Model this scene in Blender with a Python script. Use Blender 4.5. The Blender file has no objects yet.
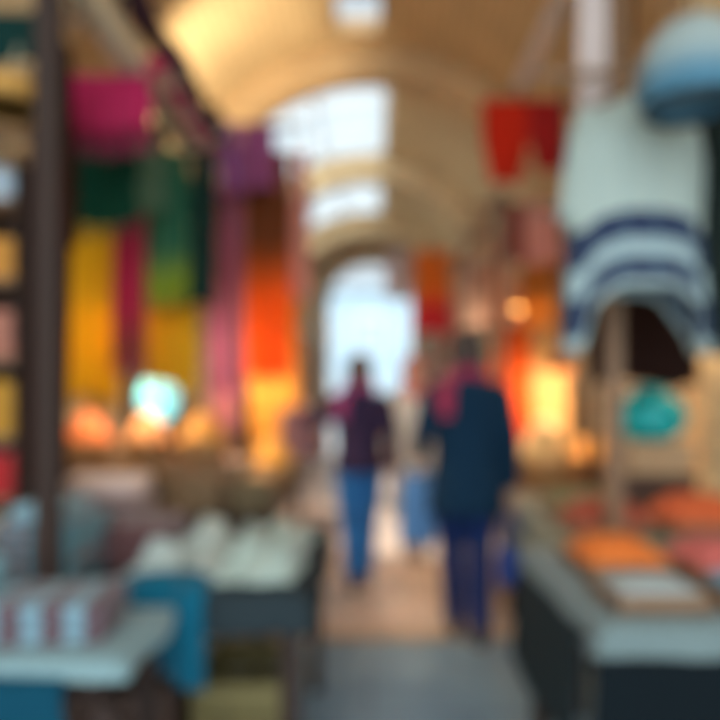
import bpy, bmesh, math, random
from mathutils import Vector, Matrix
random.seed(7)
PI = math.pi
sc = bpy.context.scene
col = bpy.data.collections.new('bazaar'); sc.collection.children.link(col)
CAMZ, FP, VX, VY = 1.35, 700.0, 370.0, 400.0
def P(px, py, d):                       # where a sight line meets the plane at depth d
    return Vector(((px-VX)/FP*d, d, CAMZ+(VY-py)/FP*d))

# ------------------------------------------------------------------ materials
MC = {}
def lin(c):
    return tuple(((v/255.0)/12.92 if v/255.0 <= .04045 else ((v/255.0+.055)/1.055)**2.4) for v in c)+(1.0,)
def newmat(name):
    m = bpy.data.materials.new(name); m.use_nodes = True
    nt = m.node_tree; b = nt.nodes['Principled BSDF']
    return m, nt, b
def N(nt, t, **kw):
    n = nt.nodes.new(t)
    for k, v in kw.items(): setattr(n, k, v)
    return n
def mixcol(nt, fac, a, b, mode='MIX'):
    m = N(nt, 'ShaderNodeMix', data_type='RGBA', blend_type=mode)
    for s, v in ((m.inputs[0], fac), (m.inputs[6], a), (m.inputs[7], b)):
        if hasattr(v, 'links') or hasattr(v, 'is_output'): nt.links.new(v, s)
        else: s.default_value = v
    return m.outputs[2]
def plain(name, c, rough=.7, metal=0, var=.12, scale=9, bump=.15):
    key = (name, c, rough)
    if key in MC: return MC[key]
    m, nt, b = newmat(name)
    tc = N(nt, 'ShaderNodeTexCoord'); nz = N(nt, 'ShaderNodeTexNoise'); nz.inputs['Scale'].default_value = scale
    nz.inputs['Detail'].default_value = 5
    nt.links.new(tc.outputs['Object'], nz.inputs['Vector'])
    c0 = lin(c); c1 = tuple(max(0, v*(1-var*2)) for v in c0[:3])+(1,)
    out = mixcol(nt, nz.outputs['Fac'], c0, c1)
    nt.links.new(out, b.inputs['Base Color'])
    b.inputs['Roughness'].default_value = rough; b.inputs['Metallic'].default_value = metal
    if bump:
        bp = N(nt, 'ShaderNodeBump'); bp.inputs['Strength'].default_value = bump; bp.inputs['Distance'].default_value = .01
        nt.links.new(nz.outputs['Fac'], bp.inputs['Height']); nt.links.new(bp.outputs['Normal'], b.inputs['Normal'])
    MC[key] = m; return m
def wood(name, c, rough=.6):
    key = ('w', name, c)
    if key in MC: return MC[key]
    m, nt, b = newmat(name)
    tc = N(nt, 'ShaderNodeTexCoord'); mp = N(nt, 'ShaderNodeMapping'); mp.inputs['Scale'].default_value = (14, 14, 1.5)
    nz = N(nt, 'ShaderNodeTexNoise'); nz.inputs['Scale'].default_value = 3; nz.inputs['Detail'].default_value = 6
    nt.links.new(tc.outputs['Object'], mp.inputs['Vector']); nt.links.new(mp.outputs[0], nz.inputs['Vector'])
    c0 = lin(c); c1 = tuple(v*.45 for v in c0[:3])+(1,)
    nt.links.new(mixcol(nt, nz.outputs['Fac'], c0, c1), b.inputs['Base Color'])
    b.inputs['Roughness'].default_value = rough
    bp = N(nt, 'ShaderNodeBump'); bp.inputs['Strength'].default_value = .3; bp.inputs['Distance'].default_value = .005
    nt.links.new(nz.outputs['Fac'], bp.inputs['Height']); nt.links.new(bp.outputs['Normal'], b.inputs['Normal'])
    MC[key] = m; return m
def cloth(c, c2=None, mode='plain', n=6.0, thr=.5, trans=.25, rough=.9):
    """woven fabric; UV.y runs down the cloth, UV.x across it. modes: plain, bands (across), stripes (along), dip (two dyes)"""
    key = ('cloth', c, c2, mode, n, thr, trans)
    if key in MC: return MC[key]
    m, nt, b = newmat('woven_cloth')
    uv = N(nt, 'ShaderNodeTexCoord'); sx = N(nt, 'ShaderNodeSeparateXYZ'); nt.links.new(uv.outputs['UV'], sx.inputs[0])
    base = lin(c)
    nz = N(nt, 'ShaderNodeTexNoise'); nz.inputs['Scale'].default_value = 160; nt.links.new(uv.outputs['Object'], nz.inputs['Vector'])
    dark = tuple(v*.78 for v in base[:3])+(1,)
    out = mixcol(nt, nz.outputs['Fac'], base, dark)
    if c2:
        ax = sx.outputs['X'] if mode == 'stripes' else sx.outputs['Y']
        if mode == 'dip':
            mr = N(nt, 'ShaderNodeMapRange'); mr.inputs['From Min'].default_value = thr-.12; mr.inputs['From Max'].default_value = thr+.12
            nt.links.new(ax, mr.inputs['Value']); fac = mr.outputs[0]
        else:
            mu = N(nt, 'ShaderNodeMath', operation='MULTIPLY'); mu.inputs[1].default_value = n; nt.links.new(ax, mu.inputs[0])
            fr = N(nt, 'ShaderNodeMath', operation='FRACT'); nt.links.new(mu.outputs[0], fr.inputs[0])
            gt = N(nt, 'ShaderNodeMath', operation='GREATER_THAN'); gt.inputs[1].default_value = thr; nt.links.new(fr.outputs[0], gt.inputs[0])
            fac = gt.outputs[0]
        out = mixcol(nt, fac, out, lin(c2))
    nt.links.new(out, b.inputs['Base Color'])
    b.inputs['Roughness'].default_value = rough
    b.inputs['Sheen Weight'].default_value = 0 if max(c) < 90 else .2; b.inputs['Specular IOR Level'].default_value = .2
    if trans:
        tr = N(nt, 'ShaderNodeBsdfTranslucent'); nt.links.new(out, tr.inputs['Color'])
        mx = N(nt, 'ShaderNodeMixShader'); mx.inputs[0].default_value = trans
        o = nt.nodes['Material Output']
        nt.links.new(b.outputs[0], mx.inputs[1]); nt.links.new(tr.outputs[0], mx.inputs[2]); nt.links.new(mx.outputs[0], o.inputs['Surface'])
    MC[key] = m; return m
def masonry(name, c, mortar, scale=1.0, bw=.5, rh=.25, coord='UV', rough=.9, msize=.015):
    m, nt, b = newmat(name)
    tc = N(nt, 'ShaderNodeTexCoord'); br = N(nt, 'ShaderNodeTexBrick')
    nt.links.new(tc.outputs[coord], br.inputs['Vector'])
    c0 = lin(c)
    br.inputs['Color1'].default_value = c0; br.inputs['Color2'].default_value = tuple(v*.8 for v in c0[:3])+(1,)
    br.inputs['Mortar'].default_value = lin(mortar)
    br.inputs['Scale'].default_value = scale; br.inputs['Brick Width'].default_value = bw; br.inputs['Row Height'].default_value = rh
    br.inputs['Mortar Size'].default_value = msize
    nz = N(nt, 'ShaderNodeTexNoise'); nz.inputs['Scale'].default_value = 2.2; nz.inputs['Detail'].default_value = 8
    nt.links.new(tc.outputs['Object'], nz.inputs['Vector'])
    mr = N(nt, 'ShaderNodeMapRange'); mr.inputs['To Min'].default_value = .75; mr.inputs['To Max'].default_value = 1.2
    nt.links.new(nz.outputs['Fac'], mr.inputs['Value'])
    out = mixcol(nt, 1.0, br.outputs['Color'], mr.outputs[0], 'MULTIPLY')
    nt.links.new(out, b.inputs['Base Color']); b.inputs['Roughness'].default_value = rough
    bp = N(nt, 'ShaderNodeBump'); bp.inputs['Strength'].default_value = .4; bp.inputs['Distance'].default_value = .02
    ad = N(nt, 'ShaderNodeMath', operation='SUBTRACT'); nt.links.new(nz.outputs['Fac'], ad.inputs[0]); nt.links.new(br.outputs['Fac'], ad.inputs[1])
    nt.links.new(ad.outputs[0], bp.inputs['Height']); nt.links.new(bp.outputs['Normal'], b.inputs['Normal'])
    return m
def weave(c, c2):
    key = ('weave', c, c2)
    if key in MC: return MC[key]
    m, nt, b = newmat('woven_reed')
    tc = N(nt, 'ShaderNodeTexCoord'); ch = N(nt, 'ShaderNodeTexChecker'); ch.inputs['Scale'].default_value = 55
    nt.links.new(tc.outputs['Object'], ch.inputs['Vector'])
    ch.inputs['Color1'].default_value = lin(c); ch.inputs['Color2'].default_value = lin(c2)
    nt.links.new(ch.outputs['Color'], b.inputs['Base Color']); b.inputs['Roughness'].default_value = .75
    bp = N(nt, 'ShaderNodeBump'); bp.inputs['Strength'].default_value = .5; bp.inputs['Distance'].default_value = .005
    nt.links.new(ch.outputs['Fac'], bp.inputs['Height']); nt.links.new(bp.outputs['Normal'], b.inputs['Normal'])
    MC[key] = m; return m
def glow(name, c, s):
    key = ('glow', name, c, s)
    if key in MC: return MC[key]
    m, nt, b = newmat(name)
    b.inputs['Base Color'].default_value = lin(c); b.inputs['Emission Color'].default_value = lin(c); b.inputs['Emission Strength'].default_value = s
    MC[key] = m; return m

M_DARKWOOD = wood('dark_wood', (48, 26, 14), .8); M_WOOD = wood('weathered_wood', (140, 105, 75)); M_PALEWOOD = wood('pale_wood', (240, 225, 190))
M_METAL = plain('dark_metal', (50, 50, 52), .4, .8); M_BRASS = plain('brass', (190, 140, 60), .3, .9)
M_WHITEPAINT = plain('white_paint', (226, 216, 208), .6)

# ------------------------------------------------------------------ mesh helpers
def link(name, me, mat=None, parent=None, loc=(0, 0, 0), rz=0, smooth=True):
    o = bpy.data.objects.new(name, me); col.objects.link(o)
    if mat:
        for m in (mat if isinstance(mat, (list, tuple)) else [mat]): me.materials.append(m)
    if smooth and me: 
        for p in me.polygons: p.use_smooth = True
    if parent: o.parent = parent
    o.location = loc; o.rotation_euler = (0, 0, rz)
    return o
def bobj(name, bm, mat=None, parent=None, loc=(0, 0, 0), rz=0, smooth=True):
    bmesh.ops.recalc_face_normals(bm, faces=bm.faces)
    me = bpy.data.meshes.new(name); bm.to_mesh(me); bm.free()
    return link(name, me, mat, parent, loc, rz, smooth)
def thing(name, label, cat, loc=(0, 0, 0), rz=0, group=None):
    o = bpy.data.objects.new(name, None); col.objects.link(o); o.empty_display_size = .1
    o.location = loc; o.rotation_euler = (0, 0, rz)
    return tag(o, label, cat, group)
def tag(o, label, cat, group=None):
    o['label'] = label; o['category'] = cat
    if group: o['group'] = group
    return o
def struct(o): o['kind'] = 'structure'; return o
def box(bm, x0, x1, y0, y1, z0, z1, bev=0.0, seg=2):
    r = bmesh.ops.create_cube(bm, size=1)
    vs = r['verts']
    for v in vs: v.co = Vector(((x0+x1)/2+v.co.x*(x1-x0), (y0+y1)/2+v.co.y*(y1-y0), (z0+z1)/2+v.co.z*(z1-z0)))
    if bev:
        es = list({e for v in vs for e in v.link_edges})
        bmesh.ops.bevel(bm, geom=es, offset=bev, segments=seg, affect='EDGES', profile=.5)
def B(*a, **k):
    bm = bmesh.new(); box(bm, *a, **k); return bm
def ring_loft(bm, rings, cap=True, close=True):
    """rings: lists of Vectors, same count"""
    vr = [[bm.verts.new(p) for p in r] for r in rings]
    n = len(vr[0])
    for a, b in zip(vr[:-1], vr[1:]):
        for i in range(n if close else n-1):
            j = (i+1) % n
            bm.faces.new((a[i], a[j], b[j], b[i]))
    if cap and close:
        bm.faces.new(vr[0]); bm.faces.new(vr[-1])
    return vr
def tube(bm, pts, rad, n=8, cap=True):
    pts = [Vector(p) for p in pts]
    if not hasattr(rad, '__len__'): rad = [rad]*len(pts)
    rings = []
    up = Vector((0, 0, 1)); prev = None
    for i, p in enumerate(pts):
        a = pts[max(0, i-1)]; b = pts[min(len(pts)-1, i+1)]
        t = (b-a).normalized()
        if prev is None:
            u = t.cross(up)
            if u.length < .05: u = t.cross(Vector((0, 1, 0)))
        else: u = prev-t*prev.dot(t)
        u.normalize(); prev = u; w = t.cross(u)
        rings.append([p+(u*math.cos(k*2*PI/n)+w*math.sin(k*2*PI/n))*rad[i] for k in range(n)])
    ring_loft(bm, rings, cap)
def T(pts, rad, n=8):
    bm = bmesh.new(); tube(bm, pts, rad, n); return bm
def lathe(bm, prof, n=24, c=(0, 0, 0), wob=0, seed=0):
    rnd = random.Random(seed)
    ph = [rnd.uniform(0, 6.28) for _ in range(4)]
    c = Vector(c); rings = []
    for r, z in prof:
        ring = []
        for k in range(n):
            a = k*2*PI/n
            f = 1+wob*(math.sin(2*a+ph[0])*.5+math.sin(3*a+ph[1]+z*5)*.5)
            ring.append(c+Vector((r*f*math.cos(a), r*f*math.sin(a), z)))
        rings.append(ring)
    ring_loft(bm, rings)
def L(prof, n=24, **k):
    bm = bmesh.new(); lathe(bm, prof, n, **k); return bm
def solidify(o, t, off=0):
    m = o.modifiers.new('solid', 'SOLIDIFY'); m.thickness = t; m.offset = off; return o
def copy_tree(o, parent=None):
    c = o.copy(); col.objects.link(c); c.parent = parent
    for ch in [x for x in col.objects if x.parent == o]: copy_tree(ch, c)
    return c

# ------------------------------------------------------------------ the setting
RV, RI, SPR = 2.3, 1.95, 3.0
RIBS = [4.25, 7.9, 11.55, 15.2]
Y0, YE = -1.6, 16.2
OPEN = [(8.5, 11.35, 84, 153), (12.3, 14.85, 84, 142)]        # glazed parts of the vault (y0, y1, angles)
SKY = [(6.75, 7.45, -.235)]                                    # round light well
M_VAULT = masonry('ochre_plastered_brick', (214, 184, 136), (184, 154, 112), 1, .3, .1)
M_RIB = masonry('tan_stone_arch', (204, 170, 124), (168, 138, 102), 1, .35, .3)
M_WALL = masonry('sand_coloured_brick', (204, 184, 154), (168, 148, 122), 1, .3, .1)
M_PAVE = masonry('pinkish_paving', (216, 190, 172), (170, 146, 130), 1, .45, .3, 'Object', .55)
M_SLAB = masonry('grey_slabs', (138, 164, 180), (108, 128, 142), 1, .9, .6, 'Object', .5, .01)
def uvset(me, f):
    u = me.uv_layers.new(name='UVMap')
    for l in me.loops: u.data[l.index].uv = f(me.vertices[l.vertex_index].co)
def build_vault():
    bm = bmesh.new()
    angs = list(range(0, 181, 3)); ys = [Y0]
    cuts = sorted({Y0, YE, 6.75, 7.45}|{v for o in OPEN for v in o[:2]})
    for a, b in zip(cuts[:-1], cuts[1:]):
        n = max(1, round((b-a)/.23))
        ys += [a+(b-a)*k/n for k in range(1, n+1)]
    vs = {}
    for i, a in enumerate(angs):
        for j, y in enumerate(ys):
            vs[i, j] = bm.verts.new((RV*math.cos(math.radians(a)), y, SPR+RV*math.sin(math.radians(a))))
    for i in range(len(angs)-1):
        am = (angs[i]+angs[i+1])/2
        for j in range(len(ys)-1):
            ym = (ys[j]+ys[j+1])/2
            if any(o[0] < ym < o[1] and o[2] < am < o[3] for o in OPEN): continue
            if 6.75 < ym < 7.45 and 87 < am < 99: continue
            bm.faces.new((vs[i, j], vs[i+1, j], vs[i+1, j+1], vs[i, j+1]))
    me = bpy.data.meshes.new('ceiling'); bm.to_mesh(me); bm.free()
    uvset(me, lambda c: (c.y, RV*math.atan2(c.z-SPR, c.x)))
    o = struct(link('ceiling', me, M_VAULT)); o['label'] = 'ochre barrel vault of the covered bazaar lane'
    solidify(o, .1, 1)
    if True:
        # keep the thickness on the outside
        o.modifiers['solid'].offset = -1
        n = me.polygons[0].normal; c = me.polygons[0].center
        if n.dot(Vector((c.x, 0, c.z-SPR))) > 0: o.modifiers['solid'].offset = 1
build_vault()
def arcbar(bm, y0, y1, r0, r1, a0, a1, n=30):
    rings = []
    for k in range(n+1):
        a = math.radians(a0+(a1-a0)*k/n); c, s = math.cos(a), math.sin(a)
        rings.append([Vector((r*c, y, SPR+r*s)) for r, y in ((r0, y0), (r1, y0), (r1, y1), (r0, y1))])
    ring_loft(bm, rings)
for i, y in enumerate(RIBS):
    bm = bmesh.new(); arcbar(bm, y-.17, y+.17, RI, RV+.02, 0, 180, 48)
    for s in (-1, 1):
        xa, xb = sorted((s*RI, s*(RV+.02)))
        box(bm, xa, xb, y-.17, y+.17, 0, SPR-.12)
        xa, xb = sorted((s*(RI-.05), s*(RV+.02)))
        box(bm, xa, xb, y-.21, y+.21, SPR-.12, SPR+.0)
    o = bobj('trim_%d' % (i+1), bm, M_RIB, smooth=False); struct(o)
    uvset(o.data, lambda c: (c.z+c.y, RV*math.atan2(c.z-SPR, c.x)))
for s, nm in ((-1, 'left'), (1, 'right')):
    xa, xb = sorted((s*RV, s*(RV+.25)))
    o = bobj('wall_'+nm, B(xa, xb, Y0, YE, 0, SPR), M_WALL, smooth=False); struct(o); uvset(o.data, lambda c: (c.y, c.z))
    bm = bmesh.new()
    xa, xb = sorted((s*(RV-.07), s*RV))
    ed = [Y0]+[v for y in RIBS for v in (y-.21, y+.21)]+[YE]
    for a, b in zip(ed[::2], ed[1::2]): box(bm, xa, xb, a, b, SPR-.1, SPR-.02, .01)
    struct(bobj('trim_%d' % (5+(s > 0)), bm, M_RIB, smooth=False))
# far wall with the exit arch
bm = bmesh.new()
def prof(hw, top, y):
    p = [Vector((hw, y, 0)), Vector((hw, y, top*.5)), Vector((hw, y, top))]
    p += [Vector((hw*math.cos(a), y, top+hw*math.sin(a))) for a in [PI*k/24 for k in range(1, 24)]]
    return p+[Vector((-hw, y, top)), Vector((-hw, y, top*.5)), Vector((-hw, y, 0))]
ya, yb = YE, YE+.4
rs = [prof(1.0, 3.55, ya), prof(2.55, SPR, ya), prof(2.55, SPR, yb), prof(1.0, 3.55, yb), prof(1.0, 3.55, ya)]
ring_loft(bm, rs, cap=False, close=False)
bmesh.ops.remove_doubles(bm, verts=bm.verts, dist=1e-5)
o = bobj('wall_far', bm, M_WALL, smooth=False); struct(o); uvset(o.data, lambda c: (c.x, c.z))
bm = bmesh.new()
rs = [prof(1.0-.06, 3.55, ya-.05), prof(1.12, 3.55, ya-.05), prof(1.12, 3.55, ya), prof(1.0-.06, 3.55, ya), prof(1.0-.06, 3.55, ya-.05)]
ring_loft(bm, rs, cap=False, close=False)
bmesh.ops.remove_doubles(bm, verts=bm.verts, dist=1e-5)
struct(bobj('trim_7', bm, M_RIB, smooth=False))
# glazing
M_PANE, nt, b = newmat('frosted_roof_glass')
nt.nodes.remove(b)
t1 = N(nt, 'ShaderNodeBsdfTransparent'); t1.inputs[0].default_value = (.9, .95, .97, 1)
t2 = N(nt, 'ShaderNodeBsdfTranslucent'); t2.inputs[0].default_value = (.85, .92, .95, 1)
t3 = N(nt, 'ShaderNodeMixShader'); t3.inputs[0].default_value = .08
nt.links.new(t1.outputs[0], t3.inputs[1]); nt.links.new(t2.outputs[0], t3.inputs[2]); nt.links.new(t3.outputs[0], nt.nodes['Material Output'].inputs['Surface'])
for i, (a, b_, c0, c1) in enumerate(OPEN):
    c0, c1 = math.floor(c0/3)*3+(0 if c0 % 3 == 0 else 3), c1//3*3
    c0 = 84 if i == 0 else 84; c1 = 153 if i == 0 else 141
    bm = bmesh.new()
    for yy in (a+.03, (a*2+b_)/3, (a+b_*2)/3, b_-.03): arcbar(bm, yy-.018, yy+.018, RV+.05, RV+.1, c0, c1, 24)
    for k in range(4):
        an = c0+.8+(c1-c0-1.6)*k/3; arcbar(bm, a, b_, RV+.05, RV+.12, an-.5, an+.5, 1)
    o = bobj('window_%d' % (i+1), bm, M_WHITEPAINT, smooth=False); struct(o)
    bm = bmesh.new()
    rings = []
    for k in range(25):
        t = math.radians(c0+(c1-c0)*k/24); rings.append([Vector(((RV+.09)*math.cos(t), y, SPR+(RV+.09)*math.sin(t))) for y in (a, b_)])
    ring_loft(bm, rings, False, False)
    bobj('pane', bm, M_PANE, o)
# light well collar
bm = bmesh.new()
x0 = RV*math.cos(math.radians(99)); x1 = RV*math.cos(math.radians(87)); zt = SPR+RV
for (xa, xb, y0_, y1_) in ((x0-.03, x0+.02, 6.72, 7.48), (x1-.02, x1+.03, 6.72, 7.48), (x0, x1, 6.72, 6.77), (x0, x1, 7.43, 7.48)):
    box(bm, xa, xb, y0_, y1_, zt-.03, zt+.11)
struct(bobj('window_3', bm, M_RIB, smooth=False))
# floors
struct(bobj('floor', B(-2.3, 2.3, Y0-1, 3.97, -.1, 0), M_SLAB, smooth=False))
o = struct(bobj('floor', B(-2.3, 2.3, 3.97, YE, -.1, 0), M_PAVE, smooth=False)); o['label'] = 'pinkish paving farther down the lane'
struct(bobj('trim_8', B(-2.3, 2.3, 3.93, 4.03, 0, .006), M_RIB, smooth=False))
M_OUT = masonry('pale_ground', (140, 142, 142), (120, 122, 122), 1, .8, .5, 'Object', .8)
o = struct(bobj('floor', B(-14, 14, YE, 40, -.1, -.004), M_OUT, smooth=False)); o['label'] = 'pale open square beyond the exit arch'

# pale building out in the daylight
t = thing('building', 'pale plastered building out in the daylight beyond the exit arch', 'building', (0, 33, 0))
M_PALE = plain('pale_plaster', (156, 172, 180), .9)
bobj('wall', B(-6, 6, 0, 5, 0, 6.5), M_PALE, t, smooth=False)
bobj('roof', B(-6.3, 6.3, -.4, 5.3, 6.5, 6.9, bev=.05), plain('grey_slate', (150, 156, 160), .8), t, smooth=False)
for x in (-4.4, -2.2, 0, 2.2, 4.4):
    for z in (.9, 3.7):
        w = bobj('window', B(x-.5, x+.5, -.06, .1, z, z+1.6, bev=.02), M_WHITEPAINT, t, smooth=False)
        bobj('pane', B(x-.4, x+.4, -.08, .0, z+.1, z+1.5), plain('blue_grey_glass', (140, 160, 172), .2), w, smooth=False)

# ------------------------------------------------------------------ cloth things
def sheet(w, front, back, r=.024, pleats=5, amp=.02, seed=0, nx=36, flare=0.0, hem=.0, gather=0.0):
    """cloth over a pole on local X axis at z=0: down the front (-Y side) `front` metres, down the back `back`"""
    rnd = random.Random(seed); ph = rnd.uniform(0, 6); ph2 = rnd.uniform(0, 6)
    path = []
    nb = 8 if back > 0 else 0
    for k in range(nb): path.append((r, -back*(1-k/nb)))
    for k in range(7):
        a = PI*k/6; path.append((r*math.cos(a), r*math.sin(a)))
    nf = 26
    for k in range(1, nf+1): path.append((-r, -front*k/nf))
    bm = bmesh.new(); tot = back+front; rows = []
    uvl = bm.loops.layers.uv.new('UVMap')
    for (y, z) in path:
        d = min(1, max(0, -z)/.35)
        sgn = -1 if y < 0 else 1
        row = []
        for i in range(nx+1):
            u = i/nx
            wz = w*(1-gather*(1-min(1, -z/.5 if z < 0 else 0)) + flare*max(0, -z)/max(front, .01))
            x = (u-.5)*wz
            f = math.sin(u*pleats*2*PI+ph+.6*math.sin(z*3+ph2))*.7+math.sin(u*pleats*3.3*PI+ph2)*.3
            yy = y+sgn*(amp*d+amp*d*f)+.015*d*math.sin(z*4+ph)
            zz = z - (hem*math.sin(u*PI*2+ph2)*d if z < 0 else 0)
            row.append((bm.verts.new((x, yy, zz)), u, max(0, -z)/front))
        rows.append(row)
    for a, b in zip(rows[:-1], rows[1:]):
        for i in range(nx):
            q = (a[i], a[i+1], b[i+1], b[i]); f = bm.faces.new([v[0] for v in q])
            for l, v in zip(f.loops, q): l[uvl].uv = (v[1], v[2])
    last = [v[0].co.copy() for v in rows[-1]]
    return bm, last
CLOTHS = 0
def hang(name, label, px0, px1, ytop, ybot, d, mat, cat=None, group=None, fringe=None, pleats=4, amp=.018, seed=None, back=.45, z=None, gather=.15, flare=.05, rz=0, border=None):
    global CLOTHS; CLOTHS += 1
    a = P(px0, ytop, d); b = P(px1, ybot, d)
    zt = z if z is not None else a.z
    w = b.x-a.x; h = zt-b.z
    t = thing(name, label, cat or name.split('_')[-1], ((a.x+b.x)/2, d, zt), rz, group)
    bm, last = sheet(w, h, h*back, pleats=pleats, amp=amp, seed=seed or CLOTHS, gather=gather, flare=flare, hem=.015)
    o = bobj('cloth', bm, mat, t); solidify(o, .003)
    if fringe:
        bm = bmesh.new()
        for i in range(0, len(last)):
            p = last[i]; tube(bm, [p+Vector((0, 0, .004)), p+Vector((random.uniform(-.004, .004), 0, -.03)), p+Vector((random.uniform(-.01, .01), 0, -.065))], [.0022, .003, .001], 4)
        bobj('fringe', bm, fringe, t)
    return t

# ------------------------------------------------------------------ furniture
def table(label, x0, x1, y0, y1, z=.75, mat=M_DARKWOOD, rz=0):
    cx, cy = (x0+x1)/2, (y0+y1)/2
    t = thing('market_table', label, 'table', (cx, cy, 0), rz); hx, hy = (x1-x0)/2, (y1-y0)/2
    bobj('tabletop', B(-hx, hx, -hy, hy, z-.035, z, bev=.006), mat, t, smooth=False)
    bobj('apron', B(-hx+.06, hx-.06, -hy+.05, hy-.05, z-.11, z-.035), mat, t, smooth=False)
    for sx in (-1, 1):
        for sy in (-1, 1):
            x, y = sx*(hx-.05), sy*(hy-.05); bobj('leg', B(x-.028, x+.028, y-.028, y+.028, 0, z-.11, bev=.005), mat, t, smooth=False)
    return t
def tablecloth(label, x0, x1, y0, y1, z, drop, mat, seed=1, sides='frl'):
    """cloth lying on a table with a wavy skirt; drop per side"""
    rnd = random.Random(seed); e = .008
    x0 -= e; x1 += e; y0 -= e; y1 += e
    cx, cy = (x0+x1)/2, (y0+y1)/2
    bm = bmesh.new(); uvl = bm.loops.layers.uv.new('UVMap')
    per = []; step = .03
    def seg(p, q):
        n = max(2, int((Vector(q)-Vector(p)).length/step))
        for k in range(n): per.append(Vector(p).lerp(Vector(q), k/n))
    cs = [(x0, y0), (x1, y0), (x1, y1), (x0, y1)]
    for k in range(4): seg(cs[k], cs[(k+1) % 4])
    n = len(per); rings = []
    def ring(f): return [bm.verts.new(f(i, per[i])) for i in range(n)]
    c = Vector((cx, cy))
    for s in (.0, .4, .8, .985): rings.append(ring(lambda i, p: (*(c+(p-c)*max(s, .02)-c), z+.004)))
    rings.append(ring(lambda i, p: (*(p-c), z-.004)))
    ph = rnd.uniform(0, 6)
    for k in range(1, 9):
        dz = drop*k/8
        def f(i, p):
            q = p-c; dirn = Vector((0, 0))
            if abs(p.x-x0) < 1e-4: dirn.x = -1
            if abs(p.x-x1) < 1e-4: dirn.x = 1
            if abs(p.y-y0) < 1e-4: dirn.y = -1
            if abs(p.y-y1) < 1e-4: dirn.y = 1
            wv = .5+.5*math.sin(i*.55+ph+.7*math.sin(i*.13))
            q = q+dirn*(.002+.022*wv*k/8)
            return (q.x, q.y, z-.004-dz*(1+.04*math.sin(i*.3+ph)))
        rings.append(ring(f))
    for ri, (a, b) in enumerate(zip(rings[:-1], rings[1:])):
        for i in range(n):
            j = (i+1) % n; fc = bm.faces.new((a[i], a[j], b[j], b[i]))
            for l, (ii, rr) in zip(fc.loops, ((i, ri), (i+1, ri), (i+1, ri+1), (i, ri+1))): l[uvl].uv = (ii/n, rr/12)
    bm.faces.new(rings[0])
    o = bobj('tablecloth', bm, mat, None, (cx, cy, 0)); solidify(o, .003, 1)
    return tag(o, label, 'tablecloth')
def folded(label, c, w, dp, h, mat, rz=0, layers=4, group=None, name='folded_cloth', seed=0):
    """a cloth folded into a stack of layers, base at c"""
    bm = bmesh.new(); uvl = bm.loops.layers.uv.new('UVMap'); rnd = random.Random(seed); lh = h/layers
    n = 14
    for k in range(layers):
        ox, oy = rnd.uniform(-.006, .006), rnd.uniform(-.006, .006)
        rings = []
        for (s, z) in ((.0, 0), (.9, 0), (.98, lh*.15), (1, lh*.5), (.98, lh*.85), (.9, lh), (0, lh)):
            ring = []
            for i in range(32):
                a = i*2*PI/32; ca, sa = math.cos(a), math.sin(a); pw = .18
                x = math.copysign(abs(ca)**pw, ca)*w/2; y = math.copysign(abs(sa)**pw, sa)*dp/2
                m = min(w, dp)/2*(1-s) if s > 0 else 0
                if s == 0: x, y = x*.02, y*.02
                else: x -= math.copysign(min(m, abs(x)), x); y -= math.copysign(min(m, abs(y)), y)
                zz = k*lh*.98+z*.99+(.004*math.sin(x*18+seed)*math.sin(y*15) if k == layers-1 and z > lh*.4 else 0)
                ring.append(Vector((x+ox, y+oy, zz)))
            rings.append(ring)
        vr = ring_loft(bm, rings)
    for f in bm.faces:
        for l in f.loops: l[uvl].uv = (l.vert.co.x/w+.5, l.vert.co.y/dp+.5)
    o = bobj(name, bm, mat, None, c, rz)
    return tag(o, label, 'folded cloth', group)
def bolt(label, c, length, r, mat, rz=0, group=None, vertical=False):
    """a rolled bolt of cloth lying with its axis on local X; c is the point below its middle"""
    t = thing('fabric_roll', label, 'fabric roll', c, rz, group)
    bm = bmesh.new(); uvl = bm.loops.layers.uv.new('UVMap')
    rings = []
    turns = 3.0; n = 90
    # spiral sheet
    pts = []
    for k in range(n+1):
        a = k/n*turns*2*PI; rr = r*(.3+.7*k/n); pts.append((rr*math.cos(a-PI/2), rr*math.sin(a-PI/2)))
    v0 = [bm.verts.new((-length/2, y, z+r)) for y, z in pts]; v1 = [bm.verts.new((length/2, y, z+r)) for y, z in pts]
    for i in range(n):
        f = bm.faces.new((v0[i], v0[i+1], v1[i+1], v1[i]))
        for l, uv in zip(f.loops, ((0, i/n), (0, (i+1)/n), (1, (i+1)/n), (1, i/n))): l[uvl].uv = uv
    o = bobj('cloth', bm, mat, t); solidify(o, .01 if r > .04 else .006, -1)
    bobj('core', T([(-length/2-.02, 0, r), (length/2+.02, 0, r)], r*.27, 12), plain('cardboard', (170, 135, 95)), t)
    return t
def heap_bm(r, h, seed, n=28, grains=0, g=.012):
    rnd = random.Random(seed); bm = bmesh.new()
    prof_ = [(r, 0), (r*.9, h*.25), (r*.7, h*.55), (r*.45, h*.8), (r*.2, h*.95), (.005, h)]
    lathe(bm, prof_, n, wob=.04, seed=seed)
    for k in range(grains):
        a = rnd.uniform(0, 2*PI); q = math.sqrt(rnd.random())*.95; z = h*(1-q**1.6)*.97
        m = Matrix.Translation((q*r*math.cos(a), q*r*math.sin(a), z))@Matrix.Rotation(rnd.uniform(0, 3), 4, 'X')@Matrix.Diagonal((g, g*.8, g*.6, 1))
        bmesh.ops.create_icosphere(bm, subdivisions=1, radius=1, matrix=m)
    return bm
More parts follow.
